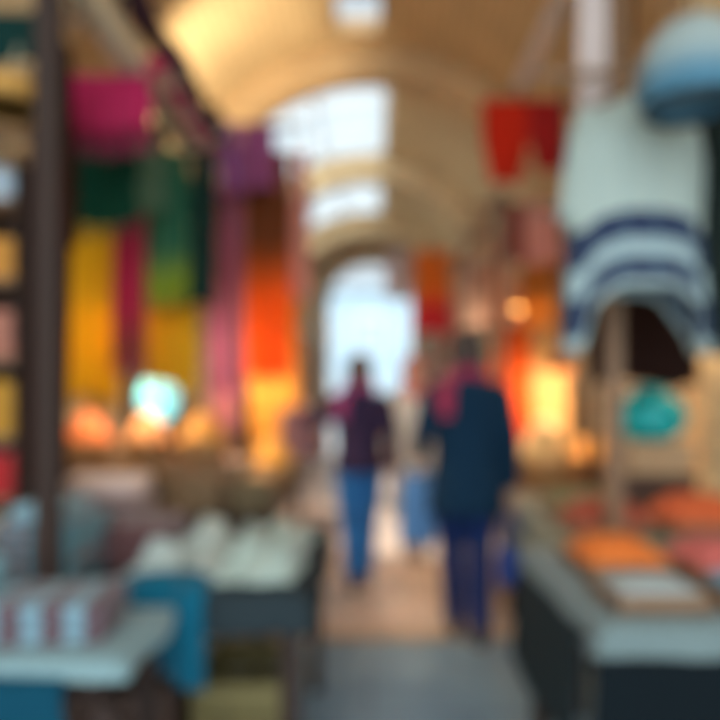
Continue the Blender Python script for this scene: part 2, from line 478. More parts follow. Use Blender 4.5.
def basket(label, c, r, h, hc, mat=None, hh=.07, rz=0, group=None, seed=0, name='basket', cat='basket', grains=140, content='heap'):
    t = thing(name, label, cat, c, rz, group)
    mat = mat or weave((176, 132, 84), (130, 92, 56))
    bobj('body', L([(r*.78, 0), (r*.8, .004), (r*.9, h*.5), (r, h), (r*.96, h), (r*.86, h*.5), (r*.74, .01)], 36), mat, t)
    bm = bmesh.new()
    for k in range(36):
        a = k*2*PI/36
    pts = [(r*.98*math.cos(k*2*PI/36), r*.98*math.sin(k*2*PI/36), h+.004*math.sin(k*PI)) for k in range(37)]
    tube(bm, pts, .009, 8, False); bobj('rim', bm, mat, t)
    o = bobj(content, heap_bm(r*.92, hh, seed, grains=grains), hc, t, (0, 0, h*.82)); o['kind'] = 'stuff'
    return t
def sack(label, c, r, h, mat, hc, seed=0, group=None):
    t = thing('sack', label, 'sack', c, 0, group)
    bobj('body', L([(r*.5, 0), (r*.9, .01), (r*1.08, h*.25), (r*1.05, h*.6), (r*.92, h*.88), (r*.95, h), (r*.88, h), (r*.84, h*.85), (r*.9, h*.6)], 36, wob=.07, seed=seed), mat, t)
    bm = bmesh.new(); tube(bm, [(r*.95*math.cos(k*2*PI/30), r*.95*math.sin(k*2*PI/30), h*.96+.008*math.sin(k*1.7)) for k in range(31)], .018, 8, False)
    bobj('rolled_rim', bm, mat, t)
    o = bobj('contents', heap_bm(r*.9, r*.35, seed+3, grains=120, g=.01), hc, t, (0, 0, h*.8)); o['kind'] = 'stuff'
    return t
def pendant(label, p, ztop, shade_c, energy, lc=(1, .8, .56), group='hanging stall lamps', r=.11, bare=False, size=.06):
    """pendant lamp; p = bulb centre, cord up to ztop"""
    t = thing('hanging_lamp', label, 'lamp', p, 0, group)
    z = ztop-p[2]
    bobj('cord', T([(0, 0, .1), (0, 0, z)], .004, 6), M_METAL, t)
    bobj('socket', L([(.012, .1), (.02, .09), (.022, .05), (.02, .04)], 12), M_BRASS, t)
    bobj('bulb', L([(.003, -.045), (.02, -.04), (.032, -.02), (.034, 0), (.026, .022), (.016, .045)], 16), glow('bulb_glass', (255, 214, 150), 5), t)
    if not bare:
        o = bobj('shade', L([(.03, .085), (r*.6, .06), (r, -.07), (r*.98, -.07), (r*.58, .055), (.028, .08)], 24), shade_c, t)
    ld = bpy.data.lights.new('lamp_light', 'POINT'); ld.energy = energy; ld.color = lc; ld.shadow_soft_size = size
    lo = bpy.data.objects.new('lamp_light', ld); col.objects.link(lo); lo.parent = t; lo.location = (0, 0, -.08)
    return t

# colour cloths
def C(*a, **k): return cloth(*a, **k)

exec_parts = True
# ================================================================== LEFT STALL
# frame: posts, a pale beam along the lane and cross rails
fr = thing('stall_frame', 'timber stall frame on the left with pale beam and cross rails for scarves', 'stall frame', (-1.4, 3.2, 0))
def fpart(nm, bm, mat): return bobj(nm, bm, mat, fr, (1.4, -3.2, 0), smooth=False)
for (x, y, m) in ((-.95, 2.07, M_DARKWOOD), (-2.15, 2.07, M_DARKWOOD), (-1.0, 5.475, M_DARKWOOD), (-2.15, 5.475, M_DARKWOOD)):
    fpart('post', B(x-.035, x+.035, y-.025, y+.025, 0, 2.7, bev=.006), m)
for x in (-.985, -2.15): fpart('beam', B(x-.045, x+.045, 1.9, 5.5, 2.7, 2.8, bev=.006), M_PALEWOOD)
RA = {'A1': (2.9, 2.672), 'A2': (3.25, 2.58), 'A3': (3.8, 2.68), 'A4': (4.0-.02, 2.60), 'A5': (3.45, 2.68), 'A0': (2.35, 2.62)}
for k, (y, z) in RA.items():
    fpart('rail', T([(-2.2, y, z), (-.8 if k == 'A3' else (-.85 if k == 'A1' else -.93), y, z)], .02, 10), M_WOOD)
    for x in (-2.15, -.985):
        if z < 2.675: fpart('hook', T([(x, y, z), (x, y, 2.71)], .012, 6), M_METAL)
t = hang('rolled_awning', 'x', 0, 1, 0, 1, 3, M_WOOD) if False else None
t = thing('rolled_awning', 'dark purple awning rolled up along the top of the left stall', 'awning', (-.96, 3.5, 3.0))
bm = bmesh.new(); tube(bm, [(0.02*math.sin(k*.9), -1.0+k*.12, .012*math.sin(k*1.3)) for k in range(17)], [.055+.009*math.sin(k*1.9) for k in range(17)], 14)
bobj('cloth', bm, C((66, 44, 58), (120, 30, 56), 'stripes', 3, .6, trans=0), t)
for yy in (-.8, 0, .75):
    bobj('tie', T([(math.cos(a)*.07, yy, math.sin(a)*.07) for a in [k*2*PI/16 for k in range(17)]], .006, 6), M_PALEWOOD, t)
    bobj('bracket', T([(0, yy, -.05), (-.01, yy, -.22)], .012, 6), M_METAL, t)

t = thing('rolled_cloth', 'crimson cloth rolled up along the lane side of the pale beam', 'cloth', (-.9, 3.4, 2.745))
bobj('cloth', T([(.0+.004*math.sin(k*1.7), -.5+k*.0625, .004*math.sin(k)) for k in range(17)], [.036+.005*math.sin(k*2.1) for k in range(17)], 12), C((178, 34, 74), (220, 140, 140), 'stripes', 3, .7, trans=0), t)
for yy in (-.35, 0, .35): bobj('tie', T([(math.cos(a)*.042, yy, math.sin(a)*.042) for a in [k*2*PI/16 for k in range(17)]], .005, 6), M_PALEWOOD, t)
FR = lambda c: plain('thread', c, .9)
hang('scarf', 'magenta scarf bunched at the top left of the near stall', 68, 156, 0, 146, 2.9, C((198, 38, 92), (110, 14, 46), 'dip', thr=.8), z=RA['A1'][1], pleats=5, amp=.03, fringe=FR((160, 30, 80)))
hang('shawl', 'very dark teal shawl in the top left corner', -30, 66, 0, 66, 2.35, C((16, 54, 50)), z=RA['A0'][1], pleats=4, amp=.02, seed=4)
hang('shawl', 'sage green shawl hanging behind the crimson roll of cloth', 126, 168, 0, 214, 3.45, C((96, 122, 92)), z=RA['A5'][1], pleats=3, amp=.02, seed=25)
hang('shawl', 'deep bottle green shawl hanging below the magenta scarf', 64, 140, 0, 226, 3.25, C((8, 62, 44), trans=.1), z=RA['A2'][1], pleats=5, amp=.03, fringe=FR((10, 60, 44)), seed=5)
hang('scarf', 'long dark brown scarf along the left stall post', 34, 72, 0, 478, 2.6, C((62, 26, 14), trans=.1), z=2.64, pleats=3, amp=.03, seed=6, fringe=FR((60, 30, 20)))
hang('scarf', 'narrow crimson scarf between two yellow ones', 118, 150, 0, 362, 3.8, C((160, 26, 68), (120, 60, 50), 'dip', thr=.86), z=RA['A3'][1], pleats=2, amp=.02, seed=7, fringe=FR((150, 40, 70)))
hang('scarf', 'mid green scarf dyed yellow green at its foot', 151, 190, 0, 300, 3.8, C((44, 104, 76), (120, 140, 30), 'dip', thr=.78), z=RA['A3'][1], pleats=3, amp=.02, seed=8, fringe=FR((130, 140, 40)))
hang('scarf', 'blackish green scarf right of the mid green one', 191, 216, 0, 306, 3.8, C((16, 44, 36), trans=.1), z=RA['A3'][1], pleats=2, amp=.015, seed=9)
hang('scarf', 'wide golden yellow scarf left of the crimson one', 72, 122, 0, 398, 3.98, C((226, 176, 4), trans=.25), z=RA['A4'][1], pleats=4, amp=.02, seed=10, fringe=FR((220, 160, 20)))
hang('scarf', 'golden yellow scarf with a green edge behind the mid green one', 150, 200, 0, 384, 3.98, C((214, 170, 20), trans=.3), z=RA['A4'][1], pleats=4, amp=.02, seed=11, fringe=FR((200, 160, 20)))
hang('scarf', 'dark green scarf low beside the turquoise lamp', 176, 206, 0, 408, 3.98-.06, C((26, 86, 58), trans=.15), z=RA['A4'][1]+.0, pleats=2, amp=.012, seed=12) if False else None

# second left stall: a cross rail higher up with purple, mauve and orange scarves
fr2 = thing('stall_frame', 'dark timber frame carrying the purple and orange scarves on the left', 'stall frame', (-1.2, 5.0, 0))
def fpart2(nm, bm, mat): return bobj(nm, bm, mat, fr2, (1.2, -5.0, 0), smooth=False)
for (x, y) in ((-1.0, 5.55), (-1.9, 5.55), (-1.0, 6.6), (-1.9, 6.6)): fpart2('post', B(x-.035, x+.035, y-.035, y+.035, 0, 3.22, bev=.006), M_DARKWOOD)
for x in (-1.0, -1.9): fpart2('beam', B(x-.035, x+.035, 4.42, 6.7, 3.15, 3.22, bev=.006), M_DARKWOOD)
for y, z in ((4.5, 3.1), (4.7, 3.0), (5.62, 2.9)):
    fpart2('rail', T([(-1.95, y, z), (-.42, y, z)], .02, 10), M_WOOD)
    for x in (-1.0, -1.9): fpart2('hook', T([(x, y, z), (x, y, 3.16)], .012, 6), M_METAL)
hang('shawl', 'purple and mauve patterned shawl at the top of the second stall', 206, 240, 0, 196, 4.5, C((150, 106, 170), (170, 50, 100), 'stripes', 5, .55), z=3.1, pleats=4, amp=.025, seed=14)
hang('shawl', 'plum shawl beside the mauve patterned one', 240, 276, 0, 192, 4.5, C((140, 60, 112), (160, 84, 120), 'stripes', 4, .5), z=3.1, pleats=3, amp=.025, seed=15)
hang('scarf', 'long mauve pink scarf of the second stall', 210, 246, 0, 388, 4.7, C((138, 66, 104), (164, 96, 92), 'stripes', 2, .62, trans=.1), z=3.0, pleats=3, amp=.02, seed=16, fringe=FR((180, 90, 130)))
hang('scarf', 'rust brown scarf turning bright orange towards its foot', 246, 292, 0, 376, 4.7, C((134, 66, 24), (248, 104, 14), 'dip', thr=.52, trans=.4), z=3.0, pleats=4, amp=.025, seed=17, fringe=FR((240, 110, 30)))
hang('scarf', 'pale pink scarf at the lane end of the second stall rail', 293, 309, 0, 300, 4.7, C((206, 130, 112)), z=3.0, pleats=1, amp=.015, seed=18)
hang('scarf', 'amber scarf hanging behind the orange one', 244, 300, 0, 446, 5.62, C((255, 190, 84), trans=.5), z=2.9, pleats=3, amp=.02, seed=19, fringe=FR((240, 160, 70)))
hang('scarf', 'tan scarf hanging behind the mauve pink one', 212, 243, 0, 436, 5.62, C((156, 92, 98), trans=.1), z=2.9, pleats=3, amp=.02, seed=20)

# far left edge: shelf rack with small goods
sh = thing('shelf_rack', 'narrow wooden shelf rack standing on the second left table', 'shelf', (-1.42, 2.62, .757))
X0, X1, Yb, Yf = -.3, .19, .16, -.16
for x in (X0, X1-.02):
    bobj('side_panel', B(x, x+.02, Yf, Yb, 0, 1.44, bev=.003), M_DARKWOOD, sh, smooth=False)
bobj('back_panel', B(X0+.02, X1-.02, Yb-.015, Yb, 0, 1.44), M_DARKWOOD, sh, smooth=False)
SZ = [.78, 1.0, 1.22, 1.5, 1.78, 2.06]
for z in SZ: bobj('shelf', B(X0+.02, X1-.02, Yf, Yb-.015, z-.777, z-.757), M_WOOD, sh, smooth=False)
gl = 'folded cloths on the narrow shelf rack'
for z, c, lab, h in ((.78, (196, 172, 140), 'beige folded cloth on the lowest shelf of the rack', .15), (1.0, (186, 40, 42), 'red folded cloth on the rack, second shelf up', .16),
                  (1.22, (196, 142, 50), 'ochre folded cloth on the middle of the rack', .2), (1.5, (184, 120, 100), 'pinkish brown folded cloth on the rack', .18),
                  (1.78, (206, 142, 60), 'golden folded cloth near the top of the rack', .15), (2.06, (176, 190, 200), 'pale blue folded cloth on top of the shelf rack', .13)):
    folded(lab, (-1.475, 2.6, z), .4, .22, h, C(c, trans=0), layers=4, group=gl, seed=int(z*100))
# straw hat hanging from the corner rail
t = thing('straw_hat', 'ochre straw hat hanging in the upper left corner', 'hat', (-1.17, 2.28, 2.30))
ms = weave((206, 156, 76), (150, 104, 42))
bobj('crown', L([(.001, .11), (.05, .105), (.08, .08), (.09, 0)], 28), ms, t)
bobj('brim', L([(.088, .0), (.12, -.006), (.16, .004), (.16, .008), (.12, 0), (.088, .006)], 32), ms, t)
bobj('band', L([(.092, .004), (.094, .03), (.088, .03)], 28), C((80, 40, 24)), t)
bobj('string', T([(0, 0, .108), (.0, .04, .2), (0, .07, .34)], .004, 6), M_PALEWOOD, t)

# tables on the left
table('low table at the near left under the pale blue cloth', -1.7, -.57, 1.6, 2.0)
tablecloth('pale blue grey cloth on the nearest left table', -1.7, -.57, 1.6, 2.0, .75, .03, C((130, 158, 162), trans=.1), 3)
# valance below: separate deep teal skirt
o = hang('table_skirt', 'deep teal skirt hanging from the front of the nearest left table', -170, 66, 640, 760, 1.575, C((4, 66, 86), trans=.1), cat='table skirt', z=.70, back=0, pleats=8, amp=.008, gather=0)
table('dark wooden table at the left with its near leg beside the lane', -1.7, -.2, 2.16, 3.3)
tablecloth('slate grey cloth on the second table from the camera on the left', -1.7, -.2, 2.16, 3.3, .75, .12, C((40, 50, 54), trans=0), 5)
table('long wooden table behind, holding the brown sacks', -2.0, -.5, 3.42, 5.4)
# goods on near tables
tc = .757
folded('pale blue folded blanket with wide brown stripes on the nearest left table', (-.8, 1.81, tc), .3, .26, .1, C((120, 152, 164), (92, 72, 78), 'stripes', 3, .45, 0), .1, 3, seed=31)
folded('muted purple folded blanket, left end of the nearest table', (-1.12, 1.81, tc), .26, .26, .17, C((110, 84, 92), (120, 160, 172), 'stripes', 3, .6, 0), -.05, 4, seed=32)
g = 'folded textiles on the second left table'
lst = [
 ((-1.45, 2.29), .3, .24, .15, (64, 100, 112), None, 'slate blue folded textile at the left edge of the second table'),
 ((-1.08, 2.42), .26, .36, .20, (124, 92, 92), (90, 132, 144), 'brown folded textile with pale blue stripes, second table'),
 ((-1.08, 2.9), .34, .3, .22, (140, 116, 112), None, 'mauve brown folded textile behind the striped brown one'),
 ((-.82, 2.6), .22, .34, .15, (96, 62, 62), None, 'dark maroon folded textile in the middle of the second table'),
 ((-1.5, 3.02), .32, .3, .2, (150, 160, 160), None, 'grey folded textile at the back left of the second table'),
]
for (x, y), w, dp, h, c, c2, lab in lst:
    folded(lab, (x, y, tc), w, dp, h, C(c, c2, 'stripes', 4, .55, trans=0) if c2 else C(c, trans=0), random.uniform(-.08, .08), 4, g, seed=int(-x*100))
folded('beige pink folded cloth topping the mauve brown one', (-1.08, 2.9, tc+.22), .32, .26, .06, C((214, 186, 174), trans=0), .15, 2, g, seed=41)
folded('pale blue grey cloth topping the striped brown one', (-1.08, 2.4, tc+.2), .16, .3, .05, C((140, 176, 188), trans=0), .0, 2, g, seed=42)
# rumpled pale cloths at the right part
def rumple(label, x0, x1, y0, y1, z, mat, seed, h=.1, over=0.0):
    """a loosely heaped cloth; over = how far it falls over the near table edge (y0)"""
    bm = bmesh.new(); uvl = bm.loops.layers.uv.new('UVMap'); nx, ny = 40, 40; rnd = random.Random(seed); ph = [rnd.uniform(0, 6) for _ in range(6)]
    rows = []
    for j in range(ny+1):
        v = j/ny; row = []
        for i in range(nx+1):
            u = i/nx; x = x0+(x1-x0)*u; y = y1+(y0-y1)*v
            e = min(1, 5*min(u, 1-u, v, 1-v if not over else 1))
            hh = h*e*(.55+.3*math.sin(u*9+ph[0]+v*4)+.25*math.sin(v*7+ph[1]-u*5)+.1*math.sin(u*23+ph[2]))
            x += .012*math.sin(v*12+ph[3]); y += .012*math.sin(u*11+ph[4])
            row.append((bm.verts.new((x, y, z+.004+max(0, hh))), u, v))
        rows.append(row)
    if over:
        for k in range(1, 13):
            row = []
            for i in range(nx+1):
                u = i/nx; x = x0+(x1-x0)*u
                row.append((bm.verts.new((x, y0-.04-.018*math.sin(u*16+ph[5])*k/12, z-over*k/12*(1-.18*math.sin(u*PI+ph[2])))), u, 1))
            rows.append(row)
    for a, b in zip(rows[:-1], rows[1:]):
        for i in range(nx):
            q = (a[i], a[i+1], b[i+1], b[i]); f = bm.faces.new([w[0] for w in q])
            for l, w in zip(f.loops, q): l[uvl].uv = (w[1], w[2])
    o = bobj('rumpled_cloth', bm, mat); solidify(o, .003, 0)
    # origin to the base
    c = Vector(((x0+x1)/2, (y0+y1)/2, z)); o.data.transform(Matrix.Translation(-c)); o.location = c
    return tag(o, label, 'cloth')
rumple('pale grey rumpled cloth in the middle of the second left table', -.84, -.52, 2.3, 3.0, tc, C((186, 198, 192), trans=.1), 3, .11)
rumple('pale greenish grey rumpled cloth at the lane end of the table', -.5, -.24, 2.25, 3.1, tc, C((180, 196, 186), trans=.1), 5, .13)
rumple('bright teal cloth spilling over the front of the second left table', -.8, -.5, 2.14, 2.32, tc, C((0, 96, 122), trans=.15), 8, .05, .26)
# crate under the table
def crate(label, c, w, dp, h, mat, rz=0, slats=4):
    t = thing('wooden_crate', label, 'crate', c, rz)
    for s in (-1, 1):
        bm = bmesh.new()
        for k in range(slats):
            z0 = .01+k*(h-.01)/slats; box(bm, -w/2, w/2, min(s*dp/2, s*(dp/2-.012)), max(s*dp/2, s*(dp/2-.012)), z0, z0+(h-.01)/slats-.012, .002)
        bobj('long_side', bm, mat, t, smooth=False)
        bm = bmesh.new()
        for k in range(slats):
            z0 = .01+k*(h-.01)/slats; box(bm, min(s*(w/2-.001), s*(w/2-.012)), max(s*(w/2-.001), s*(w/2-.012)), -dp/2+.012, dp/2-.012, z0, z0+(h-.01)/slats-.012, .002)
        bobj('short_side', bm, mat, t, smooth=False)
    bobj('bottom', B(-w/2+.012, w/2-.012, -dp/2+.012, dp/2-.012, 0, .012), mat, t, smooth=False)
    for sx in (-1, 1):
        for sy in (-1, 1):
            x, y = sx*(w/2-.025), sy*(dp/2-.025); bobj('corner_post', B(x-.012, x+.012, y-.012, y+.012, .012, h, bev=.002), mat, t, smooth=False)
    return t
crate('olive brown wooden crate on the floor under the left table', (-.42, 2.42, 0), .3, .4, .46, wood('olive_wood', (112, 98, 50)))
crate('dark wooden crate on the floor under the left table, farther in', (-.85, 2.5, 0), .4, .4, .4, wood('brown_wood', (90, 60, 44)))

# sacks on third table (browns)
zt = .752
g = 'open brown sacks on the third left table'
for (x, y, r, h, c, hc, lab) in (
 (-1.22, 3.62, .16, .22, (118, 92, 62), (140, 96, 50), 'brown open sack, leftmost on the third left table'),
 (-.9, 3.62, .15, .2, (130, 104, 76), (110, 84, 58), 'taupe open sack in the middle of the third left table'),
 (-.62, 3.66, .115, .16, (112, 96, 70), (130, 116, 90), 'small grey brown open sack at the lane side of the third left table'),
 (-1.58, 3.66, .16, .2, (100, 70, 44), (90, 54, 30), 'dark brown open sack behind the shelf rack')):
    sack(lab, (x, y, zt), r, h, plain('burlap', c, .95, scale=60, bump=.5), plain('dried_goods', hc, .8, scale=50), seed=int(-x*50), group=g)
# raised tier behind with peach and orange heaps
t = thing('display_step', 'raised wooden display step at the back of the third left table', 'display step', (-1.3, 4.35, zt))
bobj('top_board', B(-.65, .55, -.22, .22, .2, .225, bev=.003), M_WOOD, t, smooth=False)
bobj('front_board', B(-.65, .55, -.21, -.19, 0, .2), M_WOOD, t, smooth=False)
for x in (-.64, .52): bobj('side_board', B(x, x+.02, -.19, .21, 0, .2), M_WOOD, t, smooth=False)
zz = zt+.226
g = 'baskets on the raised step'
for (x, c, lab) in ((-1.72, (226, 120, 60), 'basket of rust orange goods, leftmost on the raised step'), (-1.36, (240, 168, 110), 'basket of peach goods on the raised step'),
                    (-1.02, (232, 160, 70), 'basket of amber goods at the lane end of the raised step')):
    basket(lab, (x, 4.28, zz), .16, .12, plain('heaped_goods', c, .7, scale=40), hh=.2, group=g, seed=int(-x*31))
g = 'baskets along the lane side of the third table'
basket('basket heaped with orange yellow goods beside the lane on the left', (-.68, 4.85, zt), .17, .16, plain('heaped_goods', (252, 176, 70), .7, scale=40), hh=.2, group=g, seed=71)
basket('basket of peach goods nearer than the orange yellow one', (-.7, 4.3, zt), .13, .09, plain('heaped_goods', (236, 184, 130), .7, scale=40), hh=.1, group=g, seed=72)
basket('basket of pink goods at the back of the third table', (-1.1, 4.9, zt), .16, .2, plain('heaped_goods', (214, 130, 120), .7, scale=40), hh=.16, group=g, seed=73)
# turquoise glass lamp standing on the step
lp = P(155, 396, 4.2)
t = thing('table_lamp', 'glowing turquoise glass lamp on the raised step among the scarves', 'lamp', (-1.36, 4.5, zz))
bobj('base', L([(.05, 0), (.055, .01), (.02, .03), (.015, .2), (.03, .22)], 20), M_BRASS, t)
bobj('globe', L([(.03, .22), (.08, .26), (.12, .33), (.125, .4), (.1, .48), (.05, .52), (.03, .53)], 24), glow('lit_turquoise_glass', (120, 216, 226), .9), t)
bobj('cap', L([(.04, .53), (.03, .55), (.008, .57), (.001, .6)], 16), M_BRASS, t)

# added fill light with no known source, brightens the left of the vault
t = thing('vault_fill_light', 'small added fill light on the second left stall beam, brightening the vault', 'lamp', (-1.0, 6.0, 3.222))
bobj('housing', B(-.07, .07, -.05, .05, .04, .15, bev=.01), M_METAL, t, smooth=False)
bobj('bracket', B(-.02, .02, -.02, .02, 0, .05), M_METAL, t, smooth=False)
bobj('lens', B(-.06, .06, -.04, .04, .151, .156), glow('vault_fill_glow', (255, 220, 150), 4), t, smooth=False)
ld = bpy.data.lights.new('vault_fill_spot', 'SPOT'); ld.energy = 150; ld.color = (1, .86, .62); ld.spot_size = 1.7; ld.spot_blend = .8; ld.shadow_soft_size = .05
lo = bpy.data.objects.new('vault_fill_spot', ld); col.objects.link(lo); lo.parent = t; lo.location = (0, 0, .2); lo.rotation_euler = Vector((-.5, 1.0, 1.3)).to_track_quat('-Z', 'Y').to_euler()

# ================================================================== RIGHT STALL
fr3 = thing('stall_frame', 'dark timber frame of the near right stall with a pale top beam', 'stall frame', (1.4, 3, 0))
def fpart3(nm, bm, mat): return bobj(nm, bm, mat, fr3, (-1.4, -3, 0), smooth=False)
for (x, y, m) in ((1.0, 2.875, M_WOOD), (2.1, 2.875, M_DARKWOOD), (1.42, 4.51, M_DARKWOOD), (2.1, 4.51, M_DARKWOOD), (2.1, 2.1, M_DARKWOOD)):
    fpart3('post', B(x-.03, x+.03, y-.03, y+.03, 0, 3.35, bev=.006), m)
for x in (.97, 2.1): fpart3('beam', B(x-.035, x+.035, 1.9, 4.55, 3.35, 3.42, bev=.006), M_WHITEPAINT if x < 1 else M_DARKWOOD)
for y, z in ((2.6, 2.56), (2.2, 2.86), (3.5, 2.3), (4.5, 3.25)):
    x0_ = .6 if y == 2.6 else (.75 if y == 2.2 else .85)
    fpart3('rail', T([(x0_, y, z), (2.15, y, z)], .018, 10), M_WOOD)
    for x in (.97, 2.1): fpart3('hanging_rod', T([(x, y, z), (x, y, 3.36)], .01, 6), M_METAL)

# the striped tunic
m, nt, b = newmat('tunic_cloth')
tcn = N(nt, 'ShaderNodeTexCoord'); sx = N(nt, 'ShaderNodeSeparateXYZ'); nt.links.new(tcn.outputs['UV'], sx.inputs[0])
cr = N(nt, 'ShaderNodeValToRGB'); cr.color_ramp.interpolation = 'CONSTANT'
E = cr.color_ramp.elements; pale = lin((156, 168, 160)); navy = lin((18, 34, 66)); greyb = lin((140, 158, 160))
E[0].position = 0; E[0].color = pale
for p_, c_ in ((.54, navy), (.685, greyb), (.80, navy), (.945, greyb), (.975, pale)):
    e = E.new(p_) if p_ < .99 else E[1]; e.color = c_
E[-1].color = pale; E[-1].position = 1.0
nt.links.new(sx.outputs['Y'], cr.inputs[0])
mu = N(nt, 'ShaderNodeMath', operation='MULTIPLY'); mu.inputs[1].default_value = 14; nt.links.new(sx.outputs['X'], mu.inputs[0])
frn = N(nt, 'ShaderNodeMath', operation='FRACT'); nt.links.new(mu.outputs[0], frn.inputs[0])
gt = N(nt, 'ShaderNodeMath', operation='GREATER_THAN'); gt.inputs[1].default_value = .6; nt.links.new(frn.outputs[0], gt.inputs[0])
ml = N(nt, 'ShaderNodeMath', operation='MULTIPLY'); ml.inputs[1].default_value = .13; nt.links.new(gt.outputs[0], ml.inputs[0])
nt.links.new(mixcol(nt, ml.outputs[0], cr.outputs[0], lin((112, 138, 146))), b.inputs['Base Color']); b.inputs['Roughness'].default_value = .9
M_TUNIC = m
tx = P(635, 100, 2.6).x
t = thing('striped_tunic', 'pale grey vertically striped tunic with two navy bands hanging at the right', 'tunic', (tx, 2.6, 2.56))
bm = bmesh.new(); uvl = bm.loops.layers.uv.new('UVMap'); NA, NR = 72, 34; rows = []
for j in range(NR+1):
    v = j/NR; row = []
    for i in range(NA+1):
        a = i/NA*2*PI; ca, sa = math.cos(a), math.sin(a)
        hw = .06+.14*min(1, v/.1)**.6+.045*v if v < 1 else .245
        dpt = .035+.05*min(1, v/.15)+.05*v
        front = 1.0-.235*max(0, 1-(ca/.86)**4)           # hem arched upwards in the middle
        z = -.06-.055*min(1, abs(ca))*(1-v)*(1 if v < .12 else .3)-v*.98+(1-front)*v**2.2
        pl = 1+.05*v*math.sin(a*13)+.03*math.sin(a*7+v*3)
        row.append((bm.verts.new((hw*ca*pl*1.1, dpt*sa*pl, z)), i/NA, v))
    rows.append(row)
for a_, b_ in zip(rows[:-1], rows[1:]):
    for i in range(NA):
        q = (a_[i], a_[i+1], b_[i+1], b_[i]); f = bm.faces.new([w[0] for w in q])
        for l, w in zip(f.loops, q): l[uvl].uv = (w[1], w[2])
o = bobj('body', bm, M_TUNIC, t); solidify(o, .004)
for s in (-1, 1):
    bm = bmesh.new(); uvl = bm.loops.layers.uv.new('UVMap'); rings = []
    pts = [Vector((s*(.14+.075*(k/8)**.6), 0, -.14-.42*(k/8)**1.1)) for k in range(9)]
    for k, p in enumerate(pts):
        rr = .065+.01*k/8; u = Vector((1, 0, s*.15)).normalized()
        rings.append([p+u*rr*math.cos(q*2*PI/20)+Vector((0, 1, 0))*.5*rr*math.sin(q*2*PI/20) for q in range(20)])
    ring_loft(bm, rings, cap=False)
    for f in bm.faces:
        for l in f.loops: l[uvl].uv = (l.vert.co.x*2, .1)
    o = bobj('sleeve', bm, M_TUNIC, t); solidify(o, .004)
bobj('hanger', T([(-.16, 0, -.12), (0, 0, -.05), (.16, 0, -.12)], .008, 8), M_WOOD, t)
bobj('hook', T([(0, 0, -.05), (0, 0, .0), (.014, .02, .022), (0, .035, .02)], .003, 6), M_METAL, t)
# dark brown dress behind
hang('shawl', 'dark brown shawl hanging behind the striped tunic', 588, 690, 0, 384, 3.5, C((46, 26, 20), trans=.05), z=2.3, pleats=5, amp=.02, seed=51)
hang('shawl', 'near black green shawl at the right edge of the picture', 699, 790, 0, 352, 2.6, C((22, 32, 28), trans=.05), z=2.56, pleats=5, amp=.02, seed=52)
hang('streamer', 'narrow pinkish white cloth streamer hanging from the top beam at the right', 577, 606, 0, 112, 2.75, C((222, 206, 200), trans=.3), z=3.2, pleats=1, amp=.012, seed=53, back=.3)
fpart3('rail', T([(.7, 2.75, 3.2), (2.15, 2.75, 3.2)], .018, 10), M_WOOD)
for x in (.97, 2.1): fpart3('hanging_rod', T([(x, 2.75, 3.2), (x, 2.75, 3.36)], .01, 6), M_METAL)
# domed lantern
t = thing('cloth_lantern', 'pale domed cloth lantern with blue lower half, top right', 'lantern', P(692, 86, 2.2))
R_ = .165
bm = bmesh.new(); pr = []
for k in range(15):
    a = PI*.5-k*(PI*.5+.55)/14; pr.append((max(.012, R_*math.cos(a)), R_*1.28*math.sin(a) if a > 0 else R_*.8*math.sin(a)))
rings = []
for r, z in pr: rings.append([Vector((r*(1+.025*abs(math.sin(q*PI/6)))*math.cos(q*2*PI/48), r*(1+.025*abs(math.sin(q*PI/6)))*math.sin(q*2*PI/48), z)) for q in range(48)])
uvl = bm.loops.layers.uv.new('UVMap'); ring_loft(bm, rings, cap=False)
for f in bm.faces:
    for l in f.loops: l[uvl].uv = (0, .5-l.vert.co.z/(R_*2.56))
o = bobj('shade', bm, C((172, 186, 184), (84, 132, 154), 'dip', thr=.44, trans=.3), t); solidify(o, .004)
bobj('rim', T([(R_*.86*math.cos(k*2*PI/32), R_*.86*math.sin(k*2*PI/32), -R_*.42) for k in range(33)], .008, 6), M_METAL, t)
bobj('cord', T([(0, 0, R_*1.27), (0, 0, 2.86-t.location.z)], .004, 6), M_METAL, t)

# red pennants: hung on the high rail (4.5)
g = 'red pennants over the right stall'
def pennant(label, px0, px1, yt, yb, d, mat, z, seed, grp=g):
    a = P(px0, yt, d); b = P(px1, yb, d)
    t = thing('pennant', label, 'pennant', ((a.x+b.x)/2, d, z), 0, grp); w = b.x-a.x; h = z-b.z
    bm = bmesh.new(); uvl = bm.loops.layers.uv.new('UVMap'); rows = []
    for j in range(17):
        v = j/16; row = []; ww = w*(1-max(0, v-.5)/.5*.4)
        for i in range(15):
            u = i/14; row.append((bm.verts.new(((u-.5)*ww, -.022-.02*math.sin(u*7+v*4+seed)*v, .022-v*(h+.02))), u, v))
        rows.append(row)
    for p, q in zip(rows[:-1], rows[1:]):
        for i in range(14):
            k4 = (p[i], p[i+1], q[i+1], q[i]); f = bm.faces.new([w_[0] for w_ in k4])
            for l, w_ in zip(f.loops, k4): l[uvl].uv = (w_[1], w_[2])
    o = bobj('cloth', bm, mat, t); solidify(o, .003)
    bobj('sleeve', T([(-w/2, 0, 0), (w/2, 0, 0)], .025, 10), mat, t)
    return t
pennant('bright red pennant, left of the pair on the high rail', 482, 528, 0, 184, 4.5, C((220, 44, 14), trans=.4), 3.25, 1)
pennant('darker red pennant, right of the pair on the high rail', 527, 566, 0, 172, 4.5, C((176, 30, 26), trans=.35), 3.25, 4)

